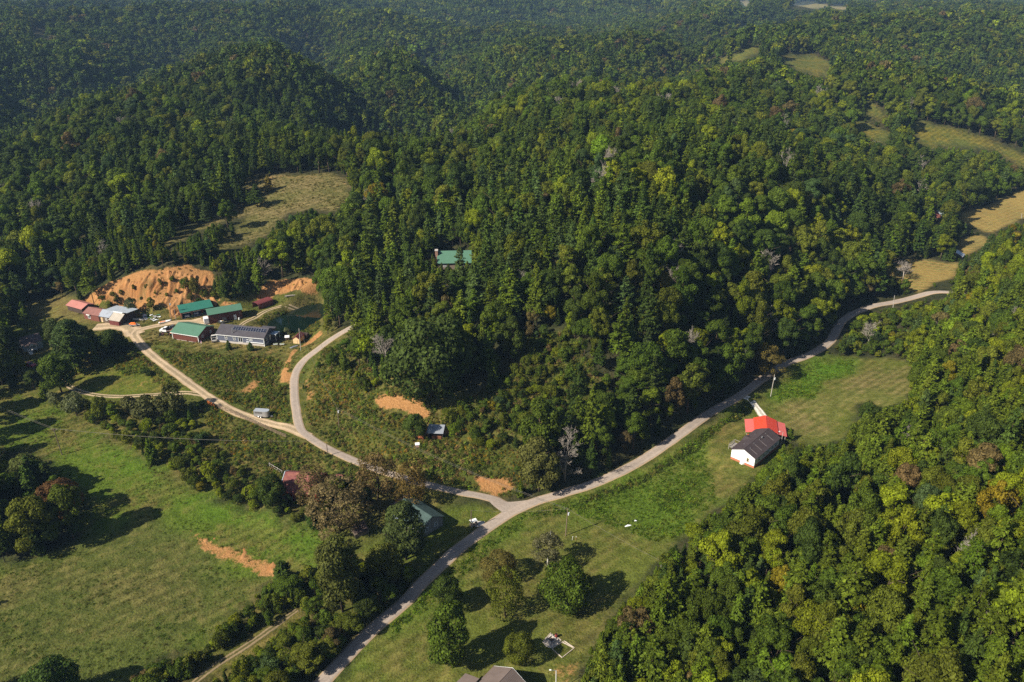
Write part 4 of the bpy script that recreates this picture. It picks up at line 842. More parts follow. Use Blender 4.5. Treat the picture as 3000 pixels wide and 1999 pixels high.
# kind 2: shrubs
A['kind'] = np.where((A['kind'] == 0) & (A['h'] < 5.2), 2, A['kind'])
inf = (A['u'] > -30) & (A['u'] < IW + 30) & (A['v'] < IH + 40)
solo = np.zeros(n, bool)
for kd, lim in ((0, 285), (1, 285), (2, 270)):
    q = np.where((A['kind'] == kd) & inf)[0]; q = q[np.argsort(-(A['w'] * A['h'])[q] / A['dep'][q] ** 2)][:lim]; solo[q] = True
def pick(k, h, hi=True):
    if k == 1:
        return (PC if h < 9 else PP) if hi else PQ
    if k == 2: return PS
    return PB if hi else PL
KN = {0: ('broadleaf_tree', 'broadleaf tree', 'tree'), 1: ('pine_tree', 'pine', 'pine'), 2: ('shrub', 'shrub', 'shrub')}
for i in np.where(solo)[0]:
    kd, h, w = int(A['kind'][i]), A['h'][i], A['w'][i]; L = pick(kd, h); p = L[int(fr.integers(len(L)))]
    nm, word, cat = KN[kd]; q_ = np.array([A['x'][i], A['y'][i]]); ds = np.hypot(*(LXY - q_).T); i0 = int(np.argmin(ds)); ld = LAND[i0][0]
    rel = LXY - LXY[i0]; rel = rel / (np.linalg.norm(rel, axis=1)[:, None] + 1e-6); dv = (q_ - LXY[i0]) / (ds[i0] + 1e-6); cs = rel @ dv; cs[i0] = -9; ld2 = LAND[int(np.argmax(cs))][0]
    colr = (P_NAMES if kd == 1 else B_NAMES)[A['ci'][i]]
    colr = {'pine': 'dark green', 'olive pine': 'olive', 'blue pine': 'bluish', 'bright pine': 'bright green', 'rust': 'rusty red'}.get(colr, colr)
    size = 'tall' if h > (13 if kd < 2 else 3.4) else 'mid-sized' if h > (8 if kd < 2 else 2.2) else 'small'; how = 'close by' if ds[i0] < 14 else 'near' if ds[i0] < 32 else 'far from'
    lab = f'{size} {colr} {word} {how} {ld}, toward {ld2}'
    tree_obj(nm, p, (A['x'][i], A['y'][i], A['z'][i] - .1), fr.uniform(0, 6.28), (w / p.w, w / p.w, h / p.h), A['tint'][i], lab, cat, f'{size} {colr} {word}s {how} {ld} toward {ld2}')
# the rest of the wood as one mass
protos = PB + PP + PC + PS + PL + PQ + [PD[0], PD[1]]; off = {id(L): sum(len(x) for x in (PB, PP, PC, PS, PL, PQ)[:j]) for j, L in enumerate((PB, PP, PC, PS, PL, PQ))}
q = np.where(~solo)[0]; ii = np.zeros(len(q), int); sc = np.zeros((len(q), 3))
for j, i in enumerate(q):
    kd, h = int(A['kind'][i]), A['h'][i]; L = pick(kd, h, A['dep'][i] < 620); r_ = int(fr.integers(len(L))); p = L[r_]; ii[j] = off[id(L)] + r_
    if A['dep'][i] < 620 and kd == 0 and fr.random() < .018: ii[j] = len(protos) - 1 - int(fr.integers(2)); p = PD[0]
    sc[j] = (A['w'][i] / p.w, A['w'][i] / p.w, h / p.h)
scatter('forest', protos, np.c_[A['x'], A['y'], A['z'] - .1][q], fr.uniform(0, 6.28, len(q)), sc, ii, A['tint'][q], 'dense mixed forest covering the hills around the valley', 'forest')
# woods on the far hills
X, Y = grid_pts(-3800, 3800, 1100, 4800, 17, fr); a = frustum(X, Y, 100, 0, 80); k = (a[5] >= 1700) & ~blocked(a[0], a[1], a[2], 15 + 0 * a[0], 22 + 0 * a[0]); a = [x_[k] for x_ in a]; m_ = len(a[0])
# keep the pale pastures of the far hills open
gi, gj = np.clip(np.searchsorted(GX, a[0]), 0, nx - 1), np.clip(np.searchsorted(GY, a[1]), 0, ny - 1); k = base[gj, gi, 0] < .08; a = [x_[k] for x_ in a]; m_ = len(a[0])
tt = tb[fr.choice(9, m_, p=np.array(B_MIX['far']) / sum(B_MIX['far']))] * fr.uniform(.8, 1.15, m_)[:, None]
s_ = fr.uniform(.8, 1.25, m_); scatter('far_forest', PK, np.c_[a[0], a[1], a[2] - .3], fr.uniform(0, 6.28, m_), np.c_[s_, s_, s_ * fr.uniform(.8, 1.1, m_)], fr.integers(0, 3, m_), tt, 'hazy forest on the distant hills', 'forest')
print('TREES', n, 'solo', solo.sum(), 'far', m_)
# ------------------------------------------------------------------ buildings
def rib_mat(name, col, step=.3, ax='X', rough=.45, spec=.4, metal=0.0, var=.10, dirty=None, dk=.35, depth=.03, lap=False):
    """sheet metal with ribs, board siding or shingle courses: colour + blotches + regular relief"""
    if name in MATS: return MATS[name]
    t = NT(name); v = t.objco(); n1 = t.noise(.6, 4, .6, v); n2 = t.noise(6, 3, .6, v); w = t.n('TexWave', wave_type='BANDS', bands_direction=ax, wave_profile='SAW' if lap else 'SIN', i_Scale=.314 / step); t.l(v, w.inputs[0])
    k = t.rng(t.math('ADD', t.math('MULTIPLY', n1, .6), t.math('MULTIPLY', n2, .4)), .3, .7, 1 - var, 1 + var); k = t.math('MULTIPLY', k, t.rng(w.outputs['Fac'], 0, .25, .86, 1.0))
    cb = t.n('CombineColor'); [t.l(k, cb.inputs[i]) for i in range(3)]; c = t.mix(1.0, col, cb.outputs[0], 'MULTIPLY')
    if dirty is not None: c = t.mix(t.math('MULTIPLY', t.rng(n1, .42, .66), dk), c, dirty)
    t.bsdf(c, rough, spec, metal, w.outputs['Fac'], .5, depth); MATS[name] = t.m; return t.m
GREEN_R = rib_mat('green_metal_roof', (.080, .175, .115), .3, 'X', var=.06); BROWN_W = rib_mat('brown_metal_siding', (.13, .045, .033), .3, 'X', .5, .3, var=.08); BROWN_Wy = rib_mat('brown_metal_siding_end', (.13, .045, .033), .3, 'Y', .5, .3, var=.08)
SHINGLE = rib_mat('charcoal_shingles', (.072, .066, .074), .28, 'Y', .9, .1, var=.16, depth=.02, lap=True); SHINGLE_B = rib_mat('brown_grey_shingles', (.15, .115, .10), .28, 'Y', .9, .1, var=.14, depth=.02, lap=True)
SHINGLE_D = rib_mat('dark_shingles', (.062, .048, .050), .28, 'X', .9, .1, var=.15, depth=.02, lap=True); SHINGLE_W = rib_mat('weathered_shingles', (.12, .09, .085), .28, 'Y', .9, .1, var=.3, depth=.02, lap=True)
BLUE_W = rib_mat('slate_blue_lap_siding', (.105, .115, .155), .2, 'Z', .6, .25, var=.05, depth=.02, lap=True); WHITE_W = rib_mat('white_lap_siding', (.80, .80, .80), .2, 'Z', .55, .3, var=.03, depth=.02, lap=True)
TRIM = mat('white_trim', (.78, .78, .76), .5, .3, var=.05); BLOCK = mat('concrete_block', (.46, .41, .37), .9, .1, var=.12, scale=3); BRICKM = mat('red_brick', (.42, .15, .085), .9, .1, var=.2, scale=6)
WOOD = mat('weathered_wood', (.20, .155, .115), .85, .1, var=.3, scale=3); GREYW = mat('grey_wood', (.30, .27, .24), .85, .1, var=.25, scale=3); DARKW = mat('dark_boards', (.07, .05, .042), .85, .1, var=.35, scale=2); REDW = mat('rail_wood', (.33, .14, .07), .8, .1, var=.2, scale=3)
RED_R = rib_mat('red_metal_roof', (.62, .060, .028), .3, 'X', .5, .3, var=.05); RED_L = rib_mat('faded_red_metal_roof', (.58, .125, .105), .3, 'X', .5, .3, var=.05)
RUST_R = rib_mat('rusty_maroon_roof', (.19, .058, .052), .4, 'X', .7, .25, var=.2, dirty=(.28, .12, .07), dk=.6); TIN = rib_mat('old_tin', (.42, .45, .50), .35, 'X', .4, .5, .35, var=.18, dirty=(.16, .15, .15), dk=.55); TINB = rib_mat('bright_tin', (.56, .62, .68), .35, 'X', .38, .5, .3, var=.1, dirty=(.3, .33, .36), dk=.4)
TAN_R = rib_mat('tan_roll_roof', (.40, .35, .29), .9, 'X', .8, .2, var=.12); MAUVE_R = rib_mat('pinkish_metal_roof', (.42, .17, .14), .4, 'X', .6, .3, var=.12); BROWN_R = rib_mat('red_brown_roof', (.24, .11, .09), .4, 'X', .75, .2, var=.18); GREENS = rib_mat('green_shingles', (.055, .085, .078), .28, 'Y', .85, .15, var=.2, lap=True)
CREAM = mat('pale_yellow_paint', (.66, .45, .24), .6, .3, var=.08); METAL = mat('galvanised_metal', (.45, .46, .47), .35, .5, .6, .12); BLACK = mat('black_plastic', (.015, .015, .016), .5, .4, var=.3); INSIDE = mat('dark_interior', (.02, .018, .016), .95, .05); RUBBER = mat('tyre_rubber', (.02, .02, .021), .85, .2); CHROME = mat('bright_metal', (.6, .6, .6), .25, .6, .8, .05)
CONC = mat('concrete', (.44, .40, .36), .9, .1, var=.15, scale=2); GLASS = glass()

def fz(A, B, z):
    a, b = on_z(np.array(A[0], float), np.array(A[1], float), z), on_z(np.array(B[0], float), np.array(B[1], float), z); return a, math.atan2(b[1] - a[1], b[0] - a[0]), float(np.hypot(*(b - a)[:2]))
def zpad(px, py): return float(hit(px, py)[2])
def slab(b, s0, s1, ax, a0, a1, th=.12):
    """roof slope from (u0,z0) to (u1,z1) with thickness, extruded along ax"""
    (u0, z0), (u1, z1) = s0, s1; L = math.hypot(u1 - u0, z1 - z0); nu, nz = -(z1 - z0) / L * th, (u1 - u0) / L * th
    if nz < 0: nu, nz = -nu, -nz
    e = .015 / th; return b.prism([(u0 + nu * e, z0 + nz * e), (u1 + nu * e, z1 + nz * e), (u1 + nu, z1 + nz), (u0 + nu, z0 + nz)], ax, a0, a1)
def gable(root, L, W, h, rh, wall, roof, ridge='x', oh=.4, oe=.4, z0=0.0, off=.5, roof_parts=None):
    """closed walls with a gable roof; x along the front, y to the back"""
    b = MB(); S = W if ridge == 'x' else L; E = L if ridge == 'x' else W; m_ = S * off
    prof = [(0, z0), (S, z0), (S, h), (m_, h + rh), (0, h)]; b.prism(prof, 'x' if ridge == 'x' else 'y', 0, E); b.build('wall', wall, root)
    k1, k2 = rh / m_, rh / (S - m_); r_ = MB(); slab(r_, (-oe, h - oe * k1), (m_, h + rh), ridge, -oh, E + oh); slab(r_, (S + oe, h - oe * k2), (m_, h + rh), ridge, -oh, E + oh)
    return r_.build('roof', roof, root)
def fascia(root, L, W, h, rh, oh=.4, oe=.4, m_=TRIM):
    k = rh / (W / 2); b = MB(); b.box(-oh, -oe - .05, h - oe * k - .16, L + oh, -oe + .01, h - oe * k + .06); b.build('gutter', m_, root)
SIDES = {'front': lambda u, d, L, W: (u, -d), 'back': lambda u, d, L, W: (u, W + d), 'left': lambda u, d, L, W: (-d, u), 'right': lambda u, d, L, W: (L + d, u)}
def sbox(b, side, u0, u1, z0, z1, d0, d1, L, W):
    p, q = SIDES[side](u0, d0, L, W), SIDES[side](u1, d1, L, W); return b.box(min(p[0], q[0]), min(p[1], q[1]), z0, max(p[0], q[0]), max(p[1], q[1]), z1)
def window(root, side, u, z, w, h, L, W, m_=None, cols=1, rows=2, name='window', fr=.11):
    m_ = m_ or TRIM; b = MB()
    sbox(b, side, u, u + fr, z, z + h, .004, .06, L, W); sbox(b, side, u + w - fr, u + w, z, z + h, .004, .06, L, W); sbox(b, side, u + fr, u + w - fr, z, z + fr, .004, .06, L, W); sbox(b, side, u + fr, u + w - fr, z + h - fr, z + h, .004, .06, L, W)
    for k in range(1, rows): sbox(b, side, u + fr, u + w - fr, z + h * k / rows - .045, z + h * k / rows + .045, .004, .055, L, W)
    for k in range(1, cols): sbox(b, side, u + w * k / cols - .045, u + w * k / cols + .045, z + fr, z + h - fr, .004, .05, L, W)
    o = b.build(name, m_, root)
    for i in range(cols):
        for j in range(rows):
            p = MB(); sbox(p, side, u + w * i / cols + .06, u + w * (i + 1) / cols - .06, z + h * j / rows + .06, z + h * (j + 1) / rows - .06, .003, .025, L, W); p.build('pane', GLASS, o)
    return o
def door(root, side, u, w, h, L, W, m_, z=0.0):
    b = MB(); sbox(b, side, u, u + w, z + .02, z + h, .004, .05, L, W); o = b.build('door', m_, root); k = MB(); sbox(k, side, u + w - .18, u + w - .08, z + h * .48, z + h * .52, .052, .1, L, W); k.build('handle', CHROME, o); return o
def corner(root, L, W, h, m_, pts=None, z0=0.0):
    for x, y in pts or ((0, 0), (L, 0)): MB().box(x - .09, y - .09, z0, x + .09, y + .09, h).build('corner_trim', m_, root)
def place(name, A, B, z, label, cat='building'):
    a, ang, L = fz(A, B, z); return empty(name, (a[0], a[1], z), ang, label, cat), L

# --- slate blue house with the solar row
z = zpad(705, 1006); r, L = place('modular_house', (638.5, 1002), (775.5, 1015.5), z, 'slate blue house with charcoal shingle roof and one row of solar panels', 'house'); W, h, rh = 8.6, 3.35, 2.1
gable(r, L, W, h, rh, BLUE_W, SHINGLE, oh=.35, oe=.35, z0=.75); fascia(r, L, W, h, rh, .35, .35); corner(r, L, W, h - .05, TRIM, z0=.0)
MB().box(-.03, -.03, -.6, L + .03, W + .03, .75).build('foundation', BLOCK, r)
for u, w_, hh, cc, rr in ((3.2, .95, 1.5, 1, 2), (6.5, .95, 1.5, 1, 2), (12.9, 1.35, .95, 2, 2)): window(r, 'front', u, 1.45 if hh > 1 else 1.75, w_, hh, L, W, None, cc, rr)
window(r, 'front', 8.6, .85, 1.75, 1.95, L, W, None, 2, 1, 'sliding_door'); b = MB(); sbox(b, 'front', 11.8, L - .2, 1.18, 1.3, .004, .35, L, W); b.build('ledge', TRIM, r)
b = MB(); sbox(b, 'front', 12.1, 12.5, 2.0, 2.25, .004, .18, L, W); b.build('wall_lamp', TRIM, r)
k = rh / (W / 2); ch = b = MB().tube((6.2, .75, h + .75 * k), (6.2, .75, h + .75 * k + 1.75), .13, .13, 10).tube((6.2, .75, h + .75 * k + 1.75), (6.2, .75, h + .75 * k + 1.95), .2, .2, 10).build('chimney_pipe', METAL, r)
SOLAR = mat('solar_cells', (.012, .014, .03), .15, .6, var=.2); npan = 13; pw = .98; x0 = L - npan * (pw + .03) - .25; th_ = math.atan2(rh, W / 2); y0_, run = 2.05, 1.68
pm = MB().box(0, 0, .0, pw, run, .04).mesh('solar_panel', METAL); pc = MB().box(.05, .05, .041, pw - .05, run / 2 - .02, .05).mesh('cell_sheet', SOLAR)
for i in range(npan):
    o = link('solar_panel', pm, r, (x0 + i * (pw + .03), y0_, h + y0_ * k + .24)); o.rotation_euler.x = th_
    for q in (0, 1): c_ = link('cell_sheet', pc, o, (0, q * (run / 2 - .03), .002))
window(r, 'right', 1.6, 1.45, 1.0, 1.4, L, W); door(r, 'right', 4.0, 1.0, 2.1, L, W, TRIM, .75)
pr = MB().box(L + .1, 4.2, 3.05, L + 2.6, 7.2, 3.13); pr.build('porch_awning', TINB, r); [MB().box(L + 2.4, y, -.2, L + 2.5, y + .1, 3.05).build('porch_post', TRIM, r) for y in (4.3, 7.0)]
MB().box(L + .05, 3.6, -.2, L + 2.6, 7.6, .72).build('porch_deck', DARKW, r)
MB().box(L - 6.5, W + .05, 2.6, L - 1, W + 3, 2.75).build('back_porch_roof', SHINGLE, r); [MB().box(x, W + 2.7, -.2, x + .12, W + 2.82, 2.6).build('porch_post', GREYW, r) for x in (L - 6.4, L - 1.2)]
HOUSE = (r.matrix_basis.copy(), L)

# --- brown barn with the green gable roof
z = zpad(545, 1000); r, L = place('pole_barn', (507.8, 993.3), (583, 1005.5), z, 'brown metal barn with pale green gable roof beside the white flatbed truck', 'barn'); W = 9.2
gable(r, L, W, 3.0, 1.75, BROWN_W, GREEN_R, oh=.5, oe=.5); fascia(r, L, W, 3.0, 1.75, .5, .5); corner(r, L, W, 2.95, TRIM, [(0, 0), (L, 0)]); window(r, 'right', 2.0, 1.2, .8, 1.1, L, W); window(r, 'right', 6.6, 1.2, .8, 1.1, L, W)
MB().box(-.06, -.06, -.5, L + .06, W + .06, .12).build('foundation', CONC, r)
# --- three bay garage
z = zpad(578, 928); r, L = place('open_garage', (534, 936), (624.5, 918), z, 'three bay open garage with teal green roof at the clay bank foot', 'garage'); W, h = 6.5, 2.9
b = MB(); b.box(0, W - .15, -.3, L, W, h); b.box(0, 0, -.3, .15, W - .15, h); b.box(L - .15, 0, -.3, L, W - .15, h); b.build('wall', BROWN_W, r)
bw = L / 3
for i in range(4): MB().box(max(0, i * bw - .3) + .002, -.02, -.3, min(L, i * bw + .3) - .002, .16, h - .5).build('pier', BROWN_W, r); MB().box(max(0, i * bw - .32), -.05, -.3, min(L, i * bw + .32), -.021, 1.1).build('pier_base', mat('green_paint', (.06, .17, .10), .6), r)
MB().box(0, -.03, h - .5, L, .155, h + .02).build('lintel', BROWN_W, r)
for i in range(3): MB().box(i * bw + .35, .2, h - .75, (i + 1) * bw - .35, .45, h - .48).build('rolled_door', TRIM, r)
MB().box(.1, .0, -.05, L - .1, W - .15, .03).build('floor_slab', CONC, r)
rf = MB(); slab(rf, (-.5, h - .08), (W * .72, h + 1.4), 'x', -.4, L + .4); slab(rf, (W + .4, h + .3), (W * .72, h + 1.4), 'x', -.4, L + .4); rf.build('roof', rib_mat('teal_metal_roof', (.032, .155, .112), .3, 'X', var=.06), r)
for s_, nm in ((0, 'gable'), (L - .15, 'gable')): MB().prism([(0, h), (W, h), (W, h + .25), (W * .72, h + 1.3)], 'x', s_, s_ + .15).build(nm, BROWN_W, r)
# --- long workshop
z = zpad(662, 945); r, L = place('workshop', (614.8, 950), (711.8, 933), z, 'tall brown metal workshop with green roof and one white side door', 'workshop'); W, h = 5.6, 3.9
b = MB(); b.prism([(0, -.3), (W, -.3), (W, h + .2), (W * .6, h + 1.15), (0, h)], 'x', 0, L); b.build('wall', BROWN_W, r); rf = MB(); slab(rf, (-.45, h - .12), (W * .6, h + 1.17), 'x', -.35, L + .35); slab(rf, (W + .3, h + .08), (W * .6, h + 1.17), 'x', -.35, L + .35); rf.build('roof', GREEN_R, r)
door(r, 'front', L - 3.3, 1.0, 2.15, L, W, TRIM); b = MB(); sbox(b, 'front', L - .9, L - .65, 2.4, 2.6, .004, .15, L, W); b.build('wall_lamp', TRIM, r)
o = empty('water_barrel', (0, 0, 0), 0, 'white plastic barrel beside the workshop door', 'barrel'); o.location = r.matrix_basis @ Vector((L - 1.5, -.7, 0)); MB().tube((0, 0, 0), (0, 0, .85), .32, .32, 12).build('drum', TRIM, o); MB().tube((0, 0, .85), (0, 0, .93), .25, .2, 12).build('lid', METAL, o)
WORK = (r.matrix_basis.copy(), L)
# --- maroon carport
z = zpad(763, 900); r, L = place('carport', (740.5, 901), (759, 908), z, 'maroon metal carport with rounded roof and an open front', 'carport'); W = 7.0
L = max(L, 2.9); MAR = rib_mat('maroon_metal', (.17, .045, .045), .3, 'Y', .5, .35, var=.08); ar = [(L / 2 - math.cos(a) * (L / 2 + .12), 1.9 + math.sin(a) * .75) for a in np.linspace(0, math.pi, 9)]
b = MB(); [b.add([(ar[i][0], y, ar[i][1] + d) for y in (-.2, W + .2) for d in (0, .05)] + [(ar[i + 1][0], y, ar[i + 1][1] + d) for y in (-.2, W + .2) for d in (0, .05)], [(0, 2, 6, 4), (1, 5, 7, 3), (0, 4, 5, 1), (2, 3, 7, 6), (0, 1, 3, 2), (4, 6, 7, 5)]) for i in range(8)]; b.build('roof', MAR, r)
for x in (-.03, L): MB().box(x, 0, -.2, x + .04, W, 1.92).build('side_panel', MAR, r)
MB().prism([(p[0], p[1]) for p in ar] + [(L, -.2), (0, -.2)], 'y', W - .05, W).build('back_panel', MAR, r)
o = empty('tool_pile', r.matrix_basis @ Vector((L / 2, 2.2, 0)), .3, 'white and tan machine stored inside the maroon carport', 'machine'); MB().box(-.7, -1.1, .25, .7, 1.1, .75).build('body', mat('tan_paint', (.5, .36, .22), .6), o); MB().box(-.5, -.4, .75, .5, .5, 1.2).build('cover', TRIM, o); [MB().tube((x, y, .25), (x + .18, y, .25), .25, .25, 10).build('wheel', RUBBER, o) for x in (-.85, .67) for y in (-.7, .7)]

# --- old sheds on the west side
z = zpad(325, 948); r, L = place('weathered_barn', (294, 943), (356, 953.5), z, 'weathered plank barn roofed with patched grey tin and tan sheets', 'barn'); W, h = 7.5, 2.6
b = MB(); b.prism([(0, -.3), (W, -.3), (W, h + 1.0), (2.6, h + 1.45), (0, h)], 'x', 0, L); b.build('wall', DARKW, r)
rf = MB(); slab(rf, (-.35, h - .15), (2.75, h + 1.62), 'x', -.3, L * .52, .08); rf.build('roof', TIN, r); rf = MB(); slab(rf, (-1.1, h - .62), (2.2, h + 1.28), 'x', L * .53, L + .5, .08); rf.build('roof', TAN_R, r)
rf = MB(); slab(rf, (2.4, h + 1.75), (W + .7, h + 1.25), 'x', 1.2, L + 1.6, .08); rf.build('roof', TINB, r); MB().box(L * .52, 2.0, h + 1.45, L * .95, 2.45, h + 1.7).build('ridge_flashing', TRIM, r)
MB().box(L * .55, -1.0, -.3, L - .1, .0, h - .75).build('lean_to', mat('dark_red_boards', (.13, .035, .03), .8, var=.2), r)
door(r, 'front', .7, .9, 2.0, L, W, mat('pale_wood_door', (.6, .43, .25), .7)); window(r, 'front', 3.0, 1.0, .8, 1.0, L, W)
for i in range(8): b = MB(); sbox(b, 'front', 1.9 + i * .32, 2.18 + i * .32, -.2, .98 if 3 < 2.2 + i * .32 < 4.0 else h - .25, .003, .03 + .012 * (i % 3), L, W); b.build('plank', DARKW if i % 2 else WOOD, r)
z = zpad(270, 935); r, L = place('old_shed', (248, 934.5), (293, 943.5), z, 'long shed with red brown roof adjoining the weathered plank barn', 'shed'); L = max(L, 6); W = 6.0
gable(r, L - .15, W, 2.6, 1.3, mat('red_brown_boards', (.17, .06, .045), .8, var=.2), BROWN_R, oh=.2, oe=.3); window(r, 'front', 2.2, .6, 1.3, 1.3, L, W); b = MB(); sbox(b, 'front', 1.9, 3.6, 2.1, 2.35, .004, .5, L, W); b.build('awning', TRIM, r)
z = zpad(226, 916); r, L = place('old_shed', (200, 909), (243, 921), z, 'shed with faded pink metal roof at the foot of the bank', 'shed'); gable(r, L, 5.5, 2.3, 1.1, DARKW, MAUVE_R, oh=.4, oe=.4)

# --- grey roofed house with the white porch
z = zpad(100, 1026); r, L = place('porch_house', (72, 1033), (127.5, 1018), z, 'pale blue house with worn grey roof and white gabled porch', 'house'); W, h = 7.0, 3.1; BW = rib_mat('pale_blue_siding', (.42, .47, .50), .2, 'Z', .6, .25, var=.06, lap=True)
gable(r, L, W, h, 1.6, BW, SHINGLE_W, oh=.35, oe=.4); window(r, 'front', L - 2.2, 1.2, .9, 1.2, L, W); px0, px1 = .8, 4.0
MB().box(px0, -2.2, .75, px1, -.03, .87).build('porch_deck', TRIM, r); [MB().box(x, -2.2, -.3, x + .12, -2.08, 2.6).build('porch_post', TRIM, r) for x in (px0, px1 - .12)]
rf = MB(); slab(rf, (px0 - .25, 2.5), ((px0 + px1) / 2, 3.45), 'y', -2.4, .6, .1); slab(rf, (px1 + .25, 2.5), ((px0 + px1) / 2, 3.45), 'y', -2.4, .6, .1); rf.build('porch_roof', SHINGLE_W, r); MB().prism([(px0, 2.6), (px1, 2.6), ((px0 + px1) / 2, 3.4)], 'y', -2.15, -2.05).build('porch_gable', TRIM, r)
MB().box(px0 + .12, -2.16, 1.65, px1 - .12, -2.1, 1.73).build('porch_rail', TRIM, r)
for i in range(9): MB().box(px0 + .3 + i * .32, -2.15, .87, px0 + .35 + i * .32, -2.11, 1.65).build('baluster', TRIM, r)
b = MB(); [b.box(px0 + .1, -2.2 - .35 * (i + 1), -.2, px0 + 1.2, -2.2 - .35 * i - .002, .6 - .2 * i) for i in range(4)]; b.build('steps', TRIM, r); [MB().tube((x, -2.2, 1.5), (x, -3.5, .7), .04, .04, 5).build('stair_rail', TRIM, r) for x in (px0 + .1, px0 + 1.2)]
for i in range(4): MB().tube((L * .25 + i * .9, W * .3, h + 1.0), (L * .25 + i * .9, W * .3, h + 1.3 + .1 * i), .07, .07, 6).build('vent_pipe', METAL, r) if i in (0, 3) else None

# --- yellow shed, coop, log
z = zpad(868, 1007); r, L = place('garden_shed', (859.5, 1006.5), (877.5, 1008), z, 'small pale yellow garden shed with maroon roof beside a pole', 'shed'); W = 4.6
gable(r, L, W, 1.9, .85, CREAM, MAR, ridge='y', oh=.15, oe=.15); MB().box(L * .38, -.06, .05, L * .7, -.004, 1.6).build('door', CREAM, r); MB().box(.3, W + .03, .2, L + .9, W + 1.8, 1.75).build('lean_to', DARKW, r)
z = zpad(844, 996); o = empty('chicken_coop', hit(842, 996), .2, 'small raised hutch with a white sheet roof', 'hutch'); MB().box(-.6, -.5, .45, .6, .5, 1.15).build('body', WOOD, o); b = MB(); slab(b, (-.75, 1.2), (.75, 1.5), 'x', -.85, .85, .05); b.build('roof', TRIM, o); [MB().box(x, y, -.1, x + .08, y + .08, .45).build('leg', WOOD, o) for x in (-.6, .52) for y in (-.5, .42)]
for px, py, nm in ((808, 1013, 'left'), (827, 1013, 'right')):
    o = empty('garden_table', hit(px, py), .08, 'white raised planter table standing on thin legs in the yard', 'planter', 'white planter tables by the blue house'); MB().box(-.75, -.35, .62, .75, .35, .85).build('tray', TRIM, o); MB().box(-.68, -.28, .84, .68, .28, .87).build('soil', mat('potting_soil', (.12, .16, .06), .9), o); [MB().box(x, y, -.1, x + .05, y + .05, .62).build('leg', METAL, o) for x in (-.72, .67) for y in (-.32, .27)]
o = empty('jon_boat', hit(862, 1017), .75, 'upturned grey metal boat lying beside the yellow shed', 'boat'); b = MB(); b.loft([[(x, s * w_, z_) for s, w_, z_ in ((-1, wd, .05), (-1, wd * .8, hh * .7), (0, 0, hh), (1, wd * .8, hh * .7), (1, wd, .05))] for x, wd, hh in ((-1.6, .5, .35), (-.8, .62, .5), (.6, .62, .5), (1.4, .42, .42), (1.75, .12, .25))]); b.build('hull', METAL, o); MB().box(-1.6, -.04, .47, 1.3, .04, .55).build('keel', DARKW, o)

# --- cabin with the green roof on the hill
z = zpad(1333, 790) ; r, L = place('cabin', (1284, 790), (1380, 788), z, 'wooden cabin with pale green metal roof and stone chimney in the wood', 'cabin'); W, h = 9.0, 2.9
gable(r, L, W, h, 3.2, WOOD, GREEN_R, oh=.35, oe=.5); ch = MB().box(-1.1, W * .28, -.4, -.02, W * .5, h + 3.9).build('chimney', mat('chimney_stone', (.30, .17, .12), .9, var=.4, scale=4), r); MB().box(-1.2, W * .27, h + 3.9, .08, W * .51, h + 4.05).build('chimney_cap', CONC, ch); window(r, 'front', 2, 1, 1.2, 1.3, L, W, None, 2, 2); window(r, 'front', L - 4, 1, 1.2, 1.3, L, W, None, 2, 2); door(r, 'front', L / 2 - .5, 1, 2.1, L, W, WOOD)

# --- animal shed
z = zpad(1283, 1288); r, L = place('run_in_shed', (1253.5, 1286), (1297, 1288), z, 'open run-in shed with patchy grey tin roof and wooden gate', 'shed'); W, h = 3.2, 2.1
[MB().box(x, y, -.3, x + .16, y + .16, h - .02 if y < 1 else h + .75).build('post', DARKW, r) for x in (0, L / 2 - .08, L - .16) for y in (0, W - .16)]
MB().box(.16, W - .1, -.3, L - .16, W - .02, h + .7).build('back_wall', DARKW, r); [MB().box(x, .16, -.3, x + .06, W - .17, h).build('side_wall', DARKW, r) for x in (.05, L - .11)]
rf = MB(); slab(rf, (-.35, h), (W + .25, h + .85), 'x', -.25, L + .25, .07); rf.build('roof', TIN, r)
for k_ in range(2):
    x = L * .27 + k_ * 1.45; g = MB().box(x, .02, .05, x + .07, .09, 1.1).box(x + 1.3, .02, .05, x + 1.37, .09, 1.1).box(x + .07, .02, 1.03, x + 1.3, .09, 1.1).box(x + .07, .02, .05, x + 1.3, .09, .12).build('gate', REDW, r)
    for q in range(7): MB().box(x + .12 + q * .165, .03, .12, x + .22 + q * .165, .08, 1.03).build('slat', REDW, g)
o = empty('feed_box', hit(1223, 1310), .15, 'small white topped box on the slope below the animal shed', 'box'); MB().box(-.55, -.5, -.2, .55, .5, .95).build('body', mat('pinkish_board', (.46, .28, .23), .8, var=.15), o); b = MB(); slab(b, (-.6, .97), (.6, 1.15), 'x', -.65, .65, .05); b.build('lid', TRIM, o)
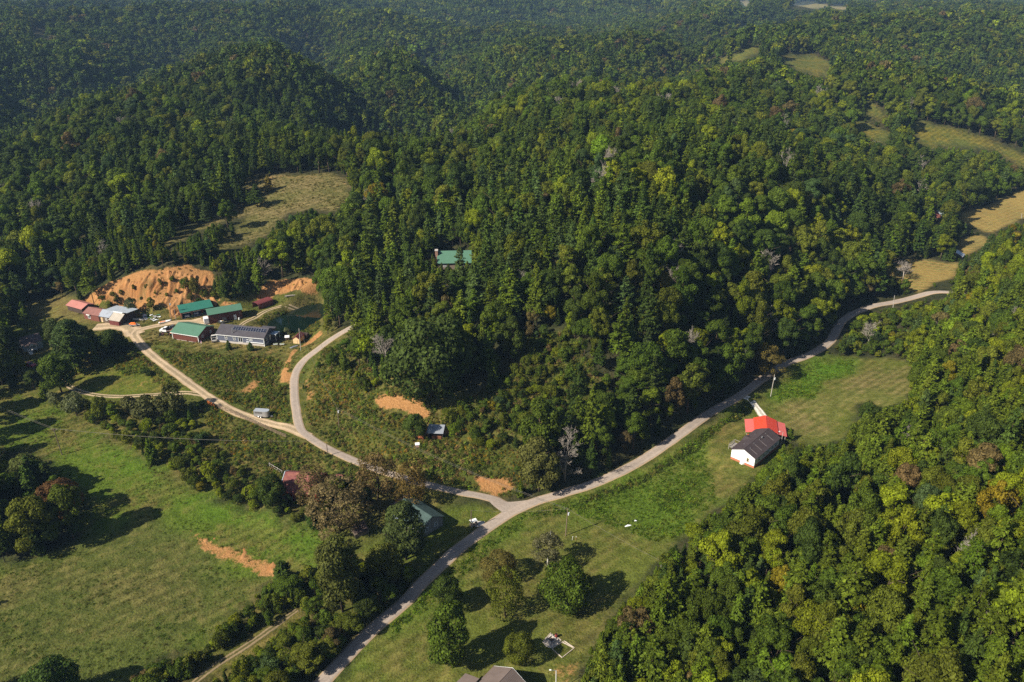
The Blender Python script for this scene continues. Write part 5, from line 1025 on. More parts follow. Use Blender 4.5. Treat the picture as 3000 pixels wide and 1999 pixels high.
# brown cow lying half hidden by the tree
def cow(px, py, rz, label):
    o = empty('cow', hit(px, py), rz, label, 'cow'); b = MB()
    ring = lambda x, cy, cz, ry, rz_: [(x, cy + math.cos(a) * ry, cz + math.sin(a) * rz_) for a in np.linspace(0, 2 * math.pi, 10, endpoint=False)]
    b.loft([ring(-1.02, 0, 1.02, .06, .10), ring(-.95, 0, 1.02, .22, .30), ring(-.6, 0, .98, .32, .42), ring(-.1, 0, .92, .37, .46), ring(.4, 0, .95, .34, .46), ring(.75, 0, 1.02, .26, .40), ring(1.0, 0, 1.02, .17, .28), ring(1.25, 0, .88, .13, .2), ring(1.42, 0, .72, .14, .17), ring(1.6, 0, .52, .10, .12), ring(1.7, 0, .42, .07, .08)])
    for x, y, bk in ((-.75, .2, -.08), (-.75, -.2, -.05), (.6, .2, .03), (.68, -.2, .05)): b.tube((x, y, .8), (x + bk, y, .42), .13, .075, 8); b.tube((x + bk, y, .42), (x, y, .0), .07, .055, 8)
    b.tube((-1.0, 0, 1.15), (-1.12, 0, .4), .035, .02, 6); [b.tube((1.38, s * .1, .86), (1.36, s * .28, .84), .06, .02, 6) for s in (-1, 1)]
    b.build('body', mat('red_brown_hide', (.26, .085, .035), .8, .15, var=.12), o, smooth=True); return o
cow(1233, 1289, 2.9, 'reddish brown cow grazing beside the bushy tree at the animal shed')

# --- red barn (gambrel) and its neighbours
z = zpad(880, 1466); r, L = place('red_barn', (829, 1466), (935, 1474), z, 'old barn with rusty maroon gambrel roof half hidden by brown trees', 'barn'); W, h = 8.5, 2.6
gp = [(0, h), (1.6, h + 2.3), (W / 2, h + 3.7), (W - 1.6, h + 2.3), (W, h)]; MB().prism([(0, -.3)] + [(W, -.3)] + gp[::-1], 'x', 0, L).build('wall', mat('barn_red', (.28, .05, .035), .8, var=.25, dirty=(.12, .06, .05)), r)
rf = MB(); [slab(rf, gp[i], gp[i + 1], 'x', -.3, L + .3, .08) for i in range(4)]; rf.build('roof', RUST_R, r)
b = MB(); [b.tube((-.32, gp[i][0], gp[i][1] + .1), (-.32, gp[i + 1][0], gp[i + 1][1] + .1), .13, .13, 5) for i in range(4)]; b.build('rake_trim', TINB, r); MB().box(-.05, W / 2 - 1.2, 0, -.002, W / 2 + 1.2, 2.5).build('door', DARKW, r)
z = zpad(988, 1425); r, L = place('small_shed', (974, 1424), (1001, 1426), z, 'tiny shed with maroon roof poking out above the brown trees', 'shed'); gable(r, L, 2.6, 2.1, .7, DARKW, RUST_R, oh=.25, oe=.3)

# --- green roofed house by the lane
z = .35; c_ = on_z(np.array(1266.), np.array(1515.), z + 4.9); e1 = np.array([.727, -.687]); L, W, h, rh = 10.5, 7.4, 2.9, 2.0
nrm = np.array([-e1[1], e1[0]]); p0 = c_[:2] - e1 * (L + .35) - nrm * (W / 2); ang = math.atan2(e1[1], e1[0]); r = empty('cottage', (p0[0], p0[1], z), ang, 'cottage with weathered green shingle roof partly under a tall tree', 'house')
gable(r, L, W, h, rh, mat('grey_boards', (.22, .21, .20), .8, var=.15), GREENS, oh=.35, oe=.45); window(r, 'right', 1.5, 1.1, 1.0, 1.2, L, W); window(r, 'right', 4.6, 1.1, 1.0, 1.2, L, W); window(r, 'front', 7.5, 1.1, 1.0, 1.2, L, W); MB().box(-3.2, .8, -.2, -.02, W - .6, 2.5).build('lean_to', DARKW, r); b = MB(); slab(b, (.5, 2.45), (W - .3, 2.9), 'x', -3.5, -.3, .1); b.build('lean_to_roof', SHINGLE_D, r); b = MB(); slab(b, (-2.6, 2.0), (-.05, 2.55), 'x', -.5, 3.2, .07); b.build('awning', TINB, r); [MB().box(x, -2.5, -.2, x + .1, -2.4, 2.0).build('awning_post', GREYW, r) for x in (-.3, 2.9)]
o = empty('wood_shed', hit(1055, 1562), .5, 'dark tumbledown wood shed under the brown trees', 'shed'); b = MB(); slab(b, (-1.6, 1.5), (1.6, 2.1), 'x', -1.9, 1.9, .08); b.build('roof', DARKW, o); [MB().box(x, y, -.2, x + .12, y + .12, 1.5 if y < 0 else 2.0).build('post', GREYW, o) for x in (-1.8, 1.7) for y in (-1.4, 1.3)]; MB().box(-1.6, -1.2, -.1, 1.6, 1.2, .9).build('firewood', WOOD, o)

# --- white house, red carport, deck
z = 3.6; r, L = place('white_house', (2140.3, 1344), (2207.8, 1372.5), z, 'white double-wide house with dark roof and brick skirting', 'house'); W = float(np.hypot(*(on_z(np.array(2210.8), np.array(1263.6), z + 3.3) - on_z(np.array(2140.8), np.array(1325.6), z + 3.3))[:2])); h, rh = 3.2, 1.55
gable(r, L, W, h, rh, WHITE_W, SHINGLE_D, ridge='y', oh=.2, oe=.3, z0=.7); MB().box(-.03, -.03, -.6, L + .03, W + .03, .7).build('brick_skirting', BRICKM, r)
window(r, 'front', L * .66, 1.25, .75, 1.25, L, W, mat('tan_frame', (.55, .40, .20), .6)); k = rh / (L / 2)
for y in (2.2, 5.0, 7.6, 10.2, 12.6): window(r, 'right', min(y, W - 1.2), 1.3, .9, 1.2, L, W)
for y, x in ((2.0, .62), (4.8, .58), (7.8, .60), (12.0, .58), (3.4, .26), (10.6, .22)): MB().tube((L * x, min(y, W - .6), h + (L - L * x if x > .5 else L * x) * k), (L * x, min(y, W - .6), h + (L - L * x if x > .5 else L * x) * k + .4), .07, .07, 6).build('vent_pipe', METAL, r)
MB().tube((L * .6, W * .62, h + L * .4 * k), (L * .6, W * .62, h + L * .4 * k + .6), .17, .17, 8).build('chimney_pipe', METAL, r)
for y in (2.0, 4.8, 7.8, 12.0):
    st = MB(); slab(st, (L * .62, h + (L - L * .62) * k), (L * .93, h + L * .07 * k), 'y', min(y, W - .6) - .1, min(y, W - .6) + .1, .128); st.build('stain_streak', mat('pale_streak', (.20, .17, .165), .9), r)
dm = MB(); slab(dm, (W * .40, h + .25), (W * .52, h + .78), 'x', -.25, L * .32, .06); slab(dm, (W * .64, h + .25), (W * .52, h + .78), 'x', -.25, L * .32, .06); dm.build('dormer_roof', SHINGLE_D, r)
MB().box(L * .42, -.16, .02, L * .6, -.035, .6).build('hatch', TRIM, r); MB().box(L * .44, -.6, 0, L * .56, -.17, .55).build('air_unit', TRIM, r)
d_ = empty('wooden_deck', (0, 0, 0), r.rotation_euler.z, 'grey wooden deck with railings on the side of the white house', 'deck'); d_.location = r.matrix_basis @ Vector((-3.0, W * .28, 0)); [MB().box(.02 + i * .195, 0, .78, .19 + i * .195, 3.2, .86).build('deck_board', GREYW, d_) for i in range(15)]
[MB().box(x, y, -.2, x + .12, y + .12, 1.8).build('post', GREYW, d_) for x in (-.02, 2.8) for y in (-.12, 3.2)]; MB().box(.1, -.1, 1.68, 2.8, -.02, 1.76).build('rail', GREYW, d_); MB().box(.1, 3.22, 1.68, 2.8, 3.3, 1.76).build('rail', GREYW, d_); MB().box(-.02, 0, 1.68, .06, 3.2, 1.76).build('rail', GREYW, d_)
[MB().box(0, .15 + i * .33, .86, .05, .2 + i * .33, 1.68).build('baluster', GREYW, d_) for i in range(10)]
z = 3.6; r, L = place('carport', (2184.5, 1285), (2299, 1298), z, 'large carport with bright red gabled metal roof and two lower side roofs', 'carport'); W = 7.2; side = L * .2; hl, hm, rh = 2.6, 3.0, 1.35; cx_ = L / 2; mid = L - 2 * side
rf = MB(); slab(rf, (side - .02, hm), (cx_, hm + rh), 'y', -.4, W + .4, .1); slab(rf, (L - side + .02, hm), (cx_, hm + rh), 'y', -.4, W + .4, .1); rf.build('roof', rib_mat('red_metal_roof_main', (.62, .060, .028), .3, 'Y', .5, .3, var=.05), r)
for s0, s1 in (((-.3, hl - .3), (side, hl + .2)), ((L + .3, hl - .3), (L - side, hl + .2))): b = MB(); slab(b, s0, s1, 'y', -.3, W + .3, .08); b.build('side_roof', rib_mat('red_metal_roof_side', (.58, .125, .105), .3, 'Y', .5, .3, var=.05), r)
for x in (.05, side, L - side - .16, L - .21):
    for y in (.1, W / 2, W - .26): MB().box(x, y, -.3, x + .16, y + .16, hl - .25 if x < .1 or x > L - .3 else hm - .02).build('post', GREYW, r)
tr = MB(); tr.box(side, -.1, hm - .22, L - side, .02, hm - .04); [tr.tube((side + .2, -.05, hm), (cx_, -.05, hm + rh - .1), .06, .06, 4), tr.tube((L - side - .2, -.05, hm), (cx_, -.05, hm + rh - .1), .06, .06, 4)]
for q in (-1, 1):
    for f0, f1 in ((.55, .3), (.15, .3), (.15, .0)): tr.tube((cx_ + q * mid / 2 * f0, -.05, hm - .1), (cx_ + q * mid / 2 * f1, -.05, hm + rh * (1 - f1) - .08), .045, .045, 4)
tr.build('truss', GREYW, r)
CARP = (r.matrix_basis.copy(), L, W)
for lx, ly, nm, lab, ww, dd, hh, m_ in ((1.1, 1.0, 'lawn_mower', 'small orange mower under the left side roof of the red carport', .9, 1.4, .8, mat('mower_orange', (.7, .16, .03), .5)), (L - 2.6, 1.4, 'storage_tote', 'red crate stored under the right side roof of the red carport', 1.0, .8, .6, mat('crate_red', (.5, .03, .03), .5)), (L - 4.0, 2.0, 'lumber_pile', 'stack of pale boards stored under the red carport', 2.2, 1.0, .5, mat('fresh_lumber', (.55, .40, .25), .8))):
    o = empty(nm, CARP[0] @ Vector((lx, ly, 0)), .2, lab, nm.split('_')[-1])
    if nm == 'lumber_pile': [MB().box(-ww / 2, -dd / 2 + i * .2 + .01, j * .16, ww / 2 - .1 * ((i + j) % 3), -dd / 2 + i * .2 + .18, j * .16 + .14).build('board', m_, o) for i in range(5) for j in range(3)]
    elif nm == 'lawn_mower': MB().prism([(-dd / 2, .2), (dd / 2, .2), (dd / 2, .6), (.1, .65), (.05, .5), (-.3, .5), (-.35, .85), (-dd / 2, .8)], 'x', -ww * .35, ww * .35).build('body', m_, o); [MB().tube((x, y, .25), (x + .15, y, .25), .25, .25, 10).build('wheel', RUBBER, o) for x in (-ww / 2, ww / 2 - .15) for y in (-.45, .45)]; MB().box(-.25, -.3, .52, .25, .05, .62).build('seat', BLACK, o)
    else: MB().box(-ww / 2, -dd / 2, 0, ww / 2, dd / 2, hh).build('body', m_, o); MB().box(-ww / 2 - .04, -dd / 2 - .04, hh, ww / 2 + .04, dd / 2 + .04, hh + .07).build('lid', m_, o)

# --- house at the very front: gable end to the back, ridge running toward the camera
z = 2.0; g0, g1 = on_z(np.array(1447.), np.array(1953.), z + 3.0), on_z(np.array(1539.), np.array(1999.), z + 3.0); ridge_p = on_z(np.array(1500.7), np.array(1960.5), z + 5.6)
dr = (on_z(np.array(1404.), np.array(1997.), z + 3.0) - g0)[:2]; dr /= np.linalg.norm(dr); ang = math.atan2(dr[1], dr[0]); nrm = np.array([-dr[1], dr[0]]); W = 2 * float(np.dot(ridge_p[:2] - g0[:2], nrm)); L = 15.0
r = empty('brick_house', (g0[0], g0[1], z), ang, 'house with brown grey gable roof on the near lawn', 'house'); gable(r, L, W, 3.0, 2.6, BRICKM, SHINGLE_B, oh=.0, oe=.0); MB().tube((-.03, 0, 3.06), (-.03, W / 2, 5.68), .07, .07, 5).build('rake_trim', TRIM, r); MB().tube((-.03, W, 3.06), (-.03, W / 2, 5.68), .07, .07, 5).build('rake_trim', TRIM, r); b = MB(); slab(b, (-3.6, 2.6), (0, 3.6), 'x', 4.5, 9.5, .1); b.build('wing_roof', SHINGLE_B, r); MB().box(4.7, -3.4, -.3, 9.3, -.02, 2.6).build('wing', BRICKM, r)
# --- weathered roofs in the trees by the hay fields
z = zpad(2745, 652); o = empty('hay_barn', hit(2742, 655), 0.5, 'old barn with rust and bright tin roof hidden in trees by the hay fields', 'barn'); gable(o, 9, 7, 3.4, 2.2, DARKW, RUST_R, oh=.4, oe=.4); b = MB(); slab(b, (-.55, 3.35), (3.5, 5.85), 'x', 3.5, 9.6, .06); b.build('tin_patch', TINB, o)
o = empty('ruined_shed', hit(2808, 755), .9, 'collapsing grey plank shed at the tree line of the hay field', 'shed'); b = MB(); slab(b, (-2.2, 1.4), (1.6, 3.0), 'x', -2.5, 2.5, .1); b.build('roof', TIN, o); [MB().box(-2.4 + i * .5, 1.5, -.2, -1.96 + i * .5, 1.56 + .05 * (i % 2), 2.6 - .2 * (i % 3)).build('plank', GREYW, o) for i in range(10)]; [MB().box(x, -1.9, -.2, x + .15, -1.75, 1.5).build('post', GREYW, o) for x in (-2.3, 2.1)]
# ------------------------------------------------------------------ vehicles
def paint(name, col): return mat(name, col, .3, .5, var=.06)
def wheels(o, xs, y, r=.36, w=.24):
    for x in xs:
        for s in (-1, 1):
            wl = MB().tube((x, s * (y - w), r), (x, s * y, r), r, r, 14).build('wheel', RUBBER, o); MB().tube((x, s * y, r), (x, s * (y + .015), r), r * .6, r * .55, 10).build('rim', CHROME, wl)
def car(name, px, py, rz, col, label, cat='car', kind='sedan', loc=None):
    o = empty(name, hit(px, py) if loc is None else loc, rz, label, cat); m_ = paint('paint_' + name + '_%d' % int(col[0] * 1000 + col[2] * 77), col); w = .88
    if kind == 'suv': lo = [(-2.3, .35), (2.25, .35), (2.35, .75), (2.2, 1.0), (1.2, 1.08), (-2.25, 1.1), (-2.35, .8)]; up = [(-2.2, 1.1), (1.15, 1.09), (.45, 1.68), (-1.9, 1.72)]
    elif kind == 'pickup': lo = [(-2.8, .45), (2.7, .45), (2.8, .85), (2.65, 1.12), (1.4, 1.2), (.0, 1.2), (-2.75, 1.2), (-2.85, .85)]; up = [(-.35, 1.2), (1.35, 1.19), (.75, 1.85), (-.2, 1.88)]
    else: lo = [(-2.2, .3), (2.2, .3), (2.3, .6), (2.1, .85), (1.0, .95), (-2.1, .98), (-2.28, .7)]; up = [(-1.7, .97), (.95, .95), (.25, 1.42), (-1.05, 1.45)]
    MB().prism(lo, 'y', -w, w).build('body', m_, o)
    b = MB(); b.loft([[(p[0], s * (w - .06), p[1]) for p in up[:2]] + [(p[0], s * (w - .2), p[1]) for p in up[2:]] for s in (-1, 1)]); b.build('cabin_glass', GLASS, o)
    x0, x1 = up[3][0] - .03, up[2][0] + .03; zt = max(up[2][1], up[3][1]); MB().box(x0, -w + .18, zt - .03, x1, w - .18, zt + .05).build('roof', m_, o)
    wheels(o, (lo[0][0] + .85, lo[1][0] - .8), w + .03, .38 if kind != 'sedan' else .33)
    for s in (-1, 1): MB().box(lo[2][0] - .1, s * .6 - .16, lo[2][1] - .12, lo[2][0] + .02, s * .6 + .16, lo[2][1] + .08).build('headlight', TRIM, o); MB().box(lo[-1][0] - .02, s * .65 - .12, .75, lo[-1][0] + .1, s * .65 + .12, .95).build('taillight', mat('red_lens', (.4, .01, .01), .3), o)
    if kind == 'pickup': MB().box(-2.6, -w + .12, 1.201, -.5, w - .12, 1.21).build('bed', BLACK, o); [MB().box(-2.75, s, 1.2, -.45, s + .1, 1.3).build('bed_rail', m_, o) for s in (-w, w - .1)]
    return o
car('red_car', 89, 1073, -.35, (.42, .01, .015), 'shiny dark red car parked before the grey roofed house', kind='sedan')
zg = zpad(578, 928)
for px, py, kd, cl, lab in ((548, 929, 'suv', (.42, .42, .42), 'silver vehicle parked in the first bay of the teal roofed garage'), (575, 921, 'suv', (.55, .57, .60), 'pale grey vehicle parked in the middle bay of the teal roofed garage')):
    p = on_z(np.array(float(px)), np.array(float(py)), zg + .05); car('parked_car', 0, 0, -1.35, cl, lab, kind=kd, loc=(p[0], p[1] + 1.2, zg + .06))
car('pickup_truck', 627, 997, -1.15 + math.pi, (.62, .58, .52), 'dusty white pickup between the brown barn and the blue house', 'truck', 'pickup')
def flatbed(px, py, rz):
    o = empty('flatbed_truck', hit(px, py), rz, 'white cab truck with black headboard and rusty flatbed beside the gravel drive', 'truck'); wp = paint('truck_white', (.78, .78, .78))
    MB().prism([(.6, .5), (3.3, .5), (3.4, .9), (3.25, 1.3), (2.2, 1.42), (.6, 1.42)], 'y', -.95, .95).build('body', wp, o); b = MB(); b.loft([[(.65, s * .9, 1.42), (2.15, s * .9, 1.42), (1.65, s * .75, 2.05), (.75, s * .75, 2.1)] for s in (-1, 1)]); b.build('cabin_glass', GLASS, o); MB().box(.68, -.76, 2.06, 1.75, .76, 2.14).build('roof', wp, o)
    MB().box(-3.3, -1.15, .95, .45, 1.15, 1.1).build('flatbed', mat('rusty_steel', (.30, .12, .06), .8, var=.3), o); MB().box(.35, -1.1, 1.1, .5, 1.1, 2.25).build('headboard', BLACK, o); MB().box(-3.3, -1.2, 1.1, .3, -1.12, 1.3).build('bed_side', METAL, o); MB().box(-3.3, 1.12, 1.1, .3, 1.2, 1.3).build('bed_side', METAL, o); MB().box(-3.2, -.35, .6, .6, .35, .94).build('chassis', BLACK, o)
    wheels(o, (-2.1, 2.5), 1.02, .42); [MB().box(3.28, s * .7 - .15, .85, 3.42, s * .7 + .15, 1.1).build('headlight', TRIM, o) for s in (-1, 1)]
flatbed(496, 974, math.pi - .12)
car('old_pickup', 510, 966, math.pi - .1, (.10, .10, .11), 'dark old pickup parked behind the white flatbed truck', 'truck', 'pickup')
def lawn_tractor(px, py, rz, col, label, name='garden_tractor'):
    o = empty(name, hit(px, py), rz, label, 'tractor'); m_ = paint('paint_' + name + str(px), col); MB().prism([(-.5, .35), (1.0, .35), (1.0, .85), (.2, .9), (.15, .55), (-.5, .55)], 'y', -.35, .35).build('body', m_, o); MB().box(-.6, -.3, .6, -.15, .3, .7).build('seat', BLACK, o); MB().box(-.65, -.3, .7, -.55, .3, 1.1).build('seat_back', BLACK, o); MB().tube((.15, 0, .85), (-.02, 0, 1.1), .03).tube((-.02, -.2, 1.1), (-.02, .2, 1.1), .03).build('steering_wheel', BLACK, o)
    for x, rr in ((-.4, .42), (.75, .28)):
        for s in (-1, 1): MB().tube((x, s * .4, rr), (x, s * .62, rr), rr, rr, 12).build('wheel', RUBBER, o)
lawn_tractor(473, 983, .2, (.12, .05, .04), 'dark open buggy standing below the white flatbed truck', 'utility_buggy'); lawn_tractor(500, 981, 1.0, (.75, .28, .02), 'orange yellow mower beside the corner of the brown barn')
lawn_tractor(684, 898, .8, (.70, .36, .03), 'yellow tractor on the clay behind the long workshop')
def utility_trailer(px, py, rz, label, load, name='cargo_trailer', loc=None):
    o = empty(name, hit(px, py) if loc is None else loc, rz, label, 'trailer'); MB().box(-1.5, -.8, .5, 1.5, .8, .6).build('bed', METAL if load != 'junk' else BLACK, o); [MB().box(-1.5, s, .6, 1.5, s + .05, .95).build('side_rail', METAL, o) for s in (-.8, .75)]; MB().tube((1.5, .5, .55), (2.5, 0, .5), .05).tube((1.5, -.5, .55), (2.5, 0, .5), .05).build('tongue', METAL, o); wheels(o, (-.2,), .98, .33, .2)
    if load == 'orange':
        for i, (x, y, z_) in enumerate(((-.6, .2, .6), (.4, -.2, .6), (-.1, .3, .9))): b = MB(); b.loft([[(x + dx, y + s * w_, z_ + .3 + math.copysign(.0, s) + q) for s, q in ((-1, 0), (0, .28), (1, 0), (0, -.18))] for dx, w_ in ((-.9, .08), (-.5, .32), (.5, .32), (.9, .08))]); c_ = b.build('kayak', mat('kayak_orange', (.85, .17, .01), .4), o)
    if load == 'junk':
        rr = random.Random(4)
        for i in range(16): x, y, z_ = rr.uniform(-1.3, 1.2), rr.uniform(-.6, .5), rr.uniform(.6, .95); MB().box(x, y, z_, x + rr.uniform(.2, .7), y + rr.uniform(.15, .5), z_ + rr.uniform(.1, .5)).build('scrap_piece', (GREYW, METAL, TRIM, BLACK, mat('scrap_yellow', (.7, .4, .05), .6))[i % 5], o)
        b = MB(); slab(b, (-.7, 1.5), (.8, 2.0), 'x', .1, 1.6, .05); b.build('tilted_sheet', BLACK, o)
utility_trailer(391, 956, .1, 'small trailer loaded with bright orange kayaks beside the weathered barn', 'orange')
p = WORK[0] @ Vector((4.6, -1.4, 0)); utility_trailer(0, 0, WORK[0].to_euler().z, 'black trailer piled with scrap in front of the long workshop', 'junk', 'scrap_trailer', p)
p = WORK[0] @ Vector((-1.0, -.2, 0)); o = empty('camper_trailer', p, WORK[0].to_euler().z + 1.57, 'white box trailer standing against the end of the long workshop', 'trailer'); MB().prism([(0, .45), (3.2, .45), (3.3, 1.6), (3.0, 2.5), (0, 2.5)], 'y', -.85, .85).build('body', paint('box_white', (.75, .75, .75)), o); MB().box(.4, -.87, .7, 1.1, -.852, 2.2).build('door', METAL, o); MB().box(1.6, -.87, 1.4, 2.5, -.852, 2.0).build('window', GLASS, o); wheels(o, (1.3,), .88, .33)
# boats and the heap of white sheets by the drive
def hull(name, px, py, rz, L_, wd, col, label, flip=False, inner=None):
    o = empty(name, hit(px, py), rz, label, 'boat'); b = MB(); sg = -1 if flip else 1; zb = .7 if flip else .08
    st = [(-.5, .7, .9), (-.25, .95, 1), (.1, 1, 1), (.32, .75, 1.05), (.5, .08, 1.2)]
    b.loft([[(L_ * f, -wd / 2 * k_, zb + sg * .62 * hh), (L_ * f, -wd / 2 * k_ * .75, zb + sg * .15), (L_ * f, 0, zb), (L_ * f, wd / 2 * k_ * .75, zb + sg * .15), (L_ * f, wd / 2 * k_, zb + sg * .62 * hh)] for f, k_, hh in st]); b.build('hull', mat('gelcoat_' + name, col, .35, .5, var=.06), o, smooth=False)
    if inner: MB().box(-L_ * .42, -wd * .3, zb + .25, L_ * .05, wd * .3, zb + .66).build('seat', mat('orange_tarp', (.65, .2, .05), .7, var=.2), o)
    return o
hull('speed_boat', 484, 946, .55, 4.6, 1.5, (.80, .80, .80), 'white boat with an orange tarp inside at the edge of the drive', inner=True); hull('canoe', 408, 938, -.08, 4.9, 1.0, (.62, .55, .45), 'long cream canoe lying upside down beside the weathered barn', True)
rr = random.Random(9); SH = [mat('white_sheet', (.72, .73, .74), .5, var=.15), mat('grey_sheet', (.40, .40, .42), .6, var=.2), mat('dark_green_sheet', (.06, .18, .12), .6)]
for i in range(14):
    px, py = 418 + rr.uniform(0, 48), 936 - rr.uniform(0, 16) ; px = 418 + (i * 3.6) % 50
    o = empty('scrap_sheet', hit(px, 922 + (i * 5.3) % 20), rr.uniform(-.6, .9), ('crumpled white metal sheet in the scrap heap by the drive', 'crumpled grey metal sheet in the scrap heap by the drive', 'crumpled dark green metal sheet in the scrap heap by the drive')[0 if i % 3 else 1 if i % 2 else 2], 'sheet', ('white scrap sheets', 'grey scrap sheets', 'green scrap sheets')[0 if i % 3 else 1 if i % 2 else 2]); w_, d_ = rr.uniform(1.2, 2.4), rr.uniform(.6, 1.2); n_ = 5; b = MB()
    vv = [(x * w_ / 4 - w_ / 2, y * d_, .12 + .25 * rr.random()) for x in range(n_) for y in (0, 1)]; b.add(vv + [(x, y, z_ + .04) for x, y, z_ in vv], [(2 * k_, 2 * k_ + 2, 2 * k_ + 3, 2 * k_ + 1) for k_ in range(4)] + [(10 + 2 * k_, 10 + 2 * k_ + 1, 10 + 2 * k_ + 3, 10 + 2 * k_ + 2) for k_ in range(4)]); b.build('sheet', SH[0 if i % 3 else 1 if i % 2 else 2], o)
# horse trailer
o = empty('horse_trailer', hit(770, 1221), -.13, 'silver grey horse trailer with slatted sides parked off the gravel drive', 'trailer'); GR = mat('trailer_grey', (.34, .33, .32), .4, .5, .3, .08)
prof = lambda s_: [(-2.4, s_ * .95), (1.6, s_ * .95), (2.1, s_ * .75), (2.35, s_ * .35)]
ring = [(-2.4, -.95), (1.5, -.95), (2.0, -.75), (2.3, -.3), (2.3, .3), (2.0, .75), (1.5, .95), (-2.4, .95)]; MB().prism(ring, 'z', .45, 2.3).build('body', GR, o); MB().prism([(x * 1.015, y * 1.03) for x, y in ring], 'z', 2.3, 2.42).build('roof', mat('roof_silver', (.5, .52, .54), .35, .5, .4, .06), o)
for i in range(3): MB().box(-2.0, -.965, 1.6 + i * .2, .4, -.952, 1.7 + i * .2).build('air_gap', INSIDE, o); MB().box(-2.0, .952, 1.6 + i * .2, .4, .965, 1.7 + i * .2).build('air_gap', INSIDE, o)
MB().box(.65, -.97, .6, 1.3, -.952, 2.1).build('side_door', GR, o); wheels(o, (-.9, -.15), 1.1, .34, .2); [MB().box(-1.35, s * 1.03 - .08, .72, .3, s * 1.03 + .08, .8).build('fender', METAL, o) for s in (-1, 1)]; MB().tube((2.2, .3, .45), (3.3, 0, .45), .06).tube((2.2, -.3, .45), (3.3, 0, .45), .06).tube((3.0, 0, 0), (3.0, 0, .5), .05).build('tongue', METAL, o)
# golf cart on its pad
p = sheet('cart_pad', [(1385, 1527), (1420, 1529), (1412, 1540), (1392, 1545)], CONC, .09)
o = empty('golf_cart', hit(1388, 1541), .5, 'small cart with white canopy beside the lane under a pole', 'cart'); MB().prism([(-1.0, .3), (1.0, .3), (1.1, .7), (.6, .85), (.4, .45), (-.2, .45), (-.3, .8), (-1.05, .85)], 'y', -.5, .5).build('body', mat('cart_tan', (.35, .27, .2), .5), o); MB().box(-1.0, -.6, 1.75, .85, .6, 1.83).build('canopy', TRIM, o); [MB().tube((x, y, .7), (x, y, 1.76), .025).build('canopy_post', BLACK, o) for x in (-.9, .7) for y in (-.48, .48)]; MB().box(-.35, -.45, .6, .0, .45, .75).build('seat', BLACK, o); wheels(o, (-.65, .7), .56, .24, .18)
# ------------------------------------------------------------------ fire pit, garden bed, barrel
PAL = mat('pale_board', (.50, .42, .34), .85, .1, var=.2, scale=3); sheet('patio', [(1613, 1857), (1590, 1883), (1614, 1900), (1645, 1876)], mat('patio_gravel', (.46, .39, .32), .95, .05, var=.3, scale=2), .06)
o = empty('fire_pit', hit(1616, 1876), .75, 'square fire pit of pale blocks on the gravel patio', 'fire pit')
for i in range(4):
    for j in range(4):
        a = i * math.pi / 2; c0, s0 = math.cos(a), math.sin(a); x, y = -.75 + j * .5, -.75
        for lv in range(2): bl = MB().box(-.235, -.1, 0, .235, .1, .2).build('block', BLOCK if (i + j + lv) % 3 else CONC, o); bl.location = (x * c0 - y * s0 - (.12 * c0 if j == 0 else 0), x * s0 + y * c0 - (.12 * s0 if j == 0 else 0), .21 * lv); bl.rotation_euler.z = a
MB().tube((0, 0, .0), (0, 0, .12), .55, .5, 10).build('ash', mat('ash', (.05, .045, .042), .95), o)
def board_frame(name, pxs, label, cat):
    P = hit([p[0] for p in pxs], [p[1] for p in pxs]); c = P.mean(0); o = empty(name, c, 0, label, cat); n_ = len(P)
    for i in range(n_ if len(pxs) > 2 else 1):
        a, b_ = P[i] - c, P[(i + 1) % n_] - c; d_ = b_ - a; L_ = np.hypot(d_[0], d_[1]); m_ = MB().box(0, -.06, -.15, L_ - .13, .06, .16).build('board', PAL, o); m_.location = (a[0], a[1], a[2]); m_.rotation_euler.z = math.atan2(d_[1], d_[0]); m_.rotation_euler.y = -math.atan2(d_[2], L_)
    return o
board_frame('garden_bed', [(1653, 1879), (1683, 1899), (1647, 1928), (1617, 1902)], 'board framed garden bed of bare clay beside the fire pit patio', 'garden bed'); board_frame('patio_edging', [(1614, 1855), (1588, 1884)], 'pale boards edging the upper side of the fire pit patio', 'edging')
q = hit(1663, 1890); o = empty('bench_plank', q, -.6, 'single pale plank lying inside the garden bed', 'plank'); MB().box(-1.3, -.12, .03, 1.3, .12, .1).build('plank', PAL, o)
o = empty('burn_barrel', hit(1629.5, 1867), 0, 'rusty red barrel standing beside the fire pit', 'barrel'); MB().tube((0, 0, 0), (0, 0, .9), .3, .3, 14).build('drum', mat('rusty_red', (.32, .05, .035), .7, var=.3), o); [MB().tube((0, 0, z_), (0, 0, z_ + .04), .315, .315, 14).build('hoop', DARKW, o) for z_ in (.28, .58)]; MB().tube((0, 0, .9), (0, 0, .905), .27, .27, 12).build('opening', INSIDE, o)
zone_ok = True
# white scraps on the lawn
for px, py, lab in ((1840, 1542, 'larger white plastic scrap lying on the lush grass'), (1861, 1527, 'tiny white plastic scrap lying on the lush grass')):
    o = empty('plastic_scrap', hit(px, py), .4, lab, 'litter'); s_ = .9 if px < 1850 else .35; MB().add([(-s_, -.1, .1), (s_ * .9, -.3, .2), (s_, .1, .12), (0, .35 * s_, .3), (-s_, .2, .1), (0, 0, .02)], [(0, 1, 2, 3, 4), (0, 5, 1), (1, 5, 2), (2, 5, 3), (3, 5, 4), (4, 5, 0)]).build('sheet', SH[0], o)
